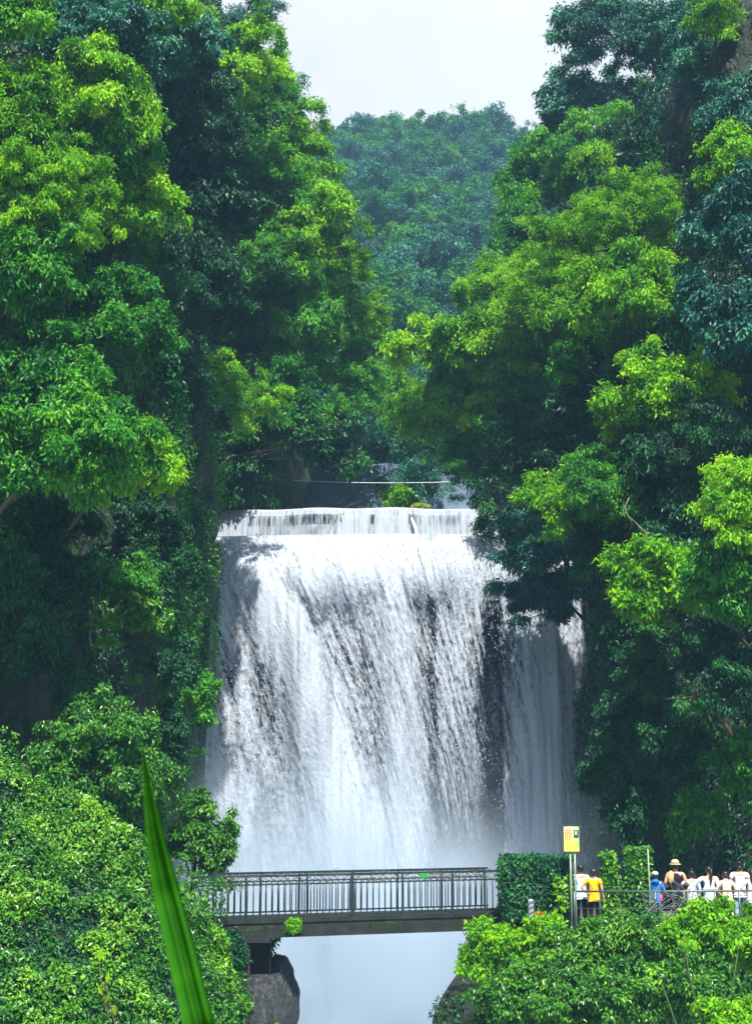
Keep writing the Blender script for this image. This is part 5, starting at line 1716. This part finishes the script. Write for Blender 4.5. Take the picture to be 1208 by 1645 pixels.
    if hat:
        mat, brim = hat
        m = MB(); m.ball(T(0, 0.0, 1.665), (0.106 * k, 0.112 * k, 0.078 * k), 3)
        if brim == 'wide':
            m.tube([T(0, 0, 1.612), T(0, 0, 1.632)], [0.165 * k, 0.12 * k], 20)
        else:
            m.box(T(0, 0.13, 1.64), (0.15 * k, 0.12 * k, 0.012 * k))
        m.build('hat', mat, root)
    if backpack:
        m = MB(); m.box(T(0, -0.185, 1.22), (0.27 * k, 0.13 * k, 0.40 * k)); m.build('backpack', backpack, root, bevel=0.04)
    if extra: extra(root, T, k)
    return root


def cloth(name, c): return plain(name, c, 0.85, 0.15, noise=(14, 0.12), bump=0.25)


C_WB = cloth('cloth_palebluewhite', (0.55, 0.63, 0.78)); C_BLK = cloth('cloth_black', (0.012, 0.013, 0.018)); C_YEL = cloth('cloth_yellow', (0.80, 0.42, 0.01))
C_BLUE = cloth('cloth_blue', (0.01, 0.16, 0.62)); C_WHITE = cloth('cloth_white', (0.72, 0.76, 0.82)); C_BEIGE = cloth('cloth_beige', (0.66, 0.55, 0.36))
C_LILAC = cloth('cloth_lilacwhite', (0.66, 0.62, 0.76)); C_NAVY = cloth('cloth_navy', (0.03, 0.05, 0.12)); C_KHAKI = cloth('cloth_khaki', (0.30, 0.26, 0.15))
C_HAT = cloth('hat_straw', (0.45, 0.36, 0.22)); C_CAP = cloth('cap_cream', (0.75, 0.68, 0.55)); C_JEAN = cloth('cloth_palejeans', (0.28, 0.38, 0.55))
C_CREAM = cloth('cloth_cream', (0.68, 0.62, 0.42)); C_PINK = cloth('cloth_pink', (0.65, 0.10, 0.22)); C_ORSK = cloth('shoulder_orange', (0.70, 0.36, 0.16))

person(934, 41.2, 1.68, R(8), 'person in a pale blue white t-shirt and black trousers right of the sign poles', C_WB, C_BLK, hair='short', armL='rest', armR='rest')
person(955, 40.75, 1.60, R(-12), 'person in a bright yellow t-shirt and black trousers with one hand behind the back', C_YEL, C_BLK, hair='short', armL='hip', armR='rest', build=0.92)


def pink_bag(root, T, k):
    MB().ball(T(0.16, -0.05, 0.90), (0.07, 0.05, 0.13), 2, .2, 4).build('pink_pouch', C_PINK, root)


person(1054, 41.3, 1.45, R(-8), 'shorter person in a blue hooded jacket and cream cap', C_BLUE, C_NAVY, hat=(C_CAP, 'peak'), hood=True, sleeve='long', armL='rail', armR='rail', extra=pink_bag, build=1.02)


def orange_shoulder(root, T, k):
    m = MB(); m.ball(T(-0.13, -0.085, 1.30), (0.085 * k, 0.06 * k, 0.16 * k), 3, .15, 4); m.build('shoulder_patch', C_ORSK, root)  # orange patch laid over the back of the left shoulder


person(1087, 40.9, 1.78, R(-5), 'tall person in a straw hat and black vest with an orange shoulder', C_BLK, C_BLK, hat=(C_HAT, 'wide'), topstyle='vest', armL='rail', armR='rail', hair='short', extra=orange_shoulder)
person(1113, 41.6, 1.50, R(20), 'person in a loose white shirt half hidden beside the straw hat person', C_WHITE, C_KHAKI, hair='short', sleeve='long', armL='out', armR='rest')
person(1141, 41.0, 1.64, R(6), 'person with a long black ponytail and loose white long sleeved shirt', C_WHITE, C_JEAN, hair='ponytail', sleeve='long', topstyle='long', armL='out', armR='rest', build=1.05)
person(1170, 40.8, 1.52, R(14), 'person in a beige top leaning forward with an elbow out', C_BEIGE, C_CREAM, hair='short', armL='hip', armR='rail', lean=0.22)
person(1190, 41.5, 1.74, R(-6), 'person with a dark hair bun and lilac white t-shirt', C_LILAC, C_JEAN, hair='bun', armL='rest', armR='rail')
person(1210, 40.9, 1.56, R(10), 'person in a pale lilac shirt cut by the right edge', C_LILAC, C_WHITE, hair='long', armL='hip', armR='rest')
# ------------------------------------------------------------------ haze
M_HAZE = bpy.data.materials.new('haze'); M_HAZE.use_nodes = True
t = M_HAZE.node_tree; t.nodes.clear()
out = t.nodes.new('ShaderNodeOutputMaterial')
pv = nd(t, 'ShaderNodeVolumePrincipled'); pv.inputs['Color'].default_value = (0.38, 0.70, 1.0, 1)
pv.inputs['Density'].default_value = 0.0006
pv.inputs['Anisotropy'].default_value = 0.3
t.links.new(pv.outputs[0], out.inputs['Volume'])
tag(MB().box((0, 200, 87), (320, 460, 182)).build('haze', M_HAZE), 'thin blue haze filling the gorge and fading the far hill', 'haze', kind='stuff')
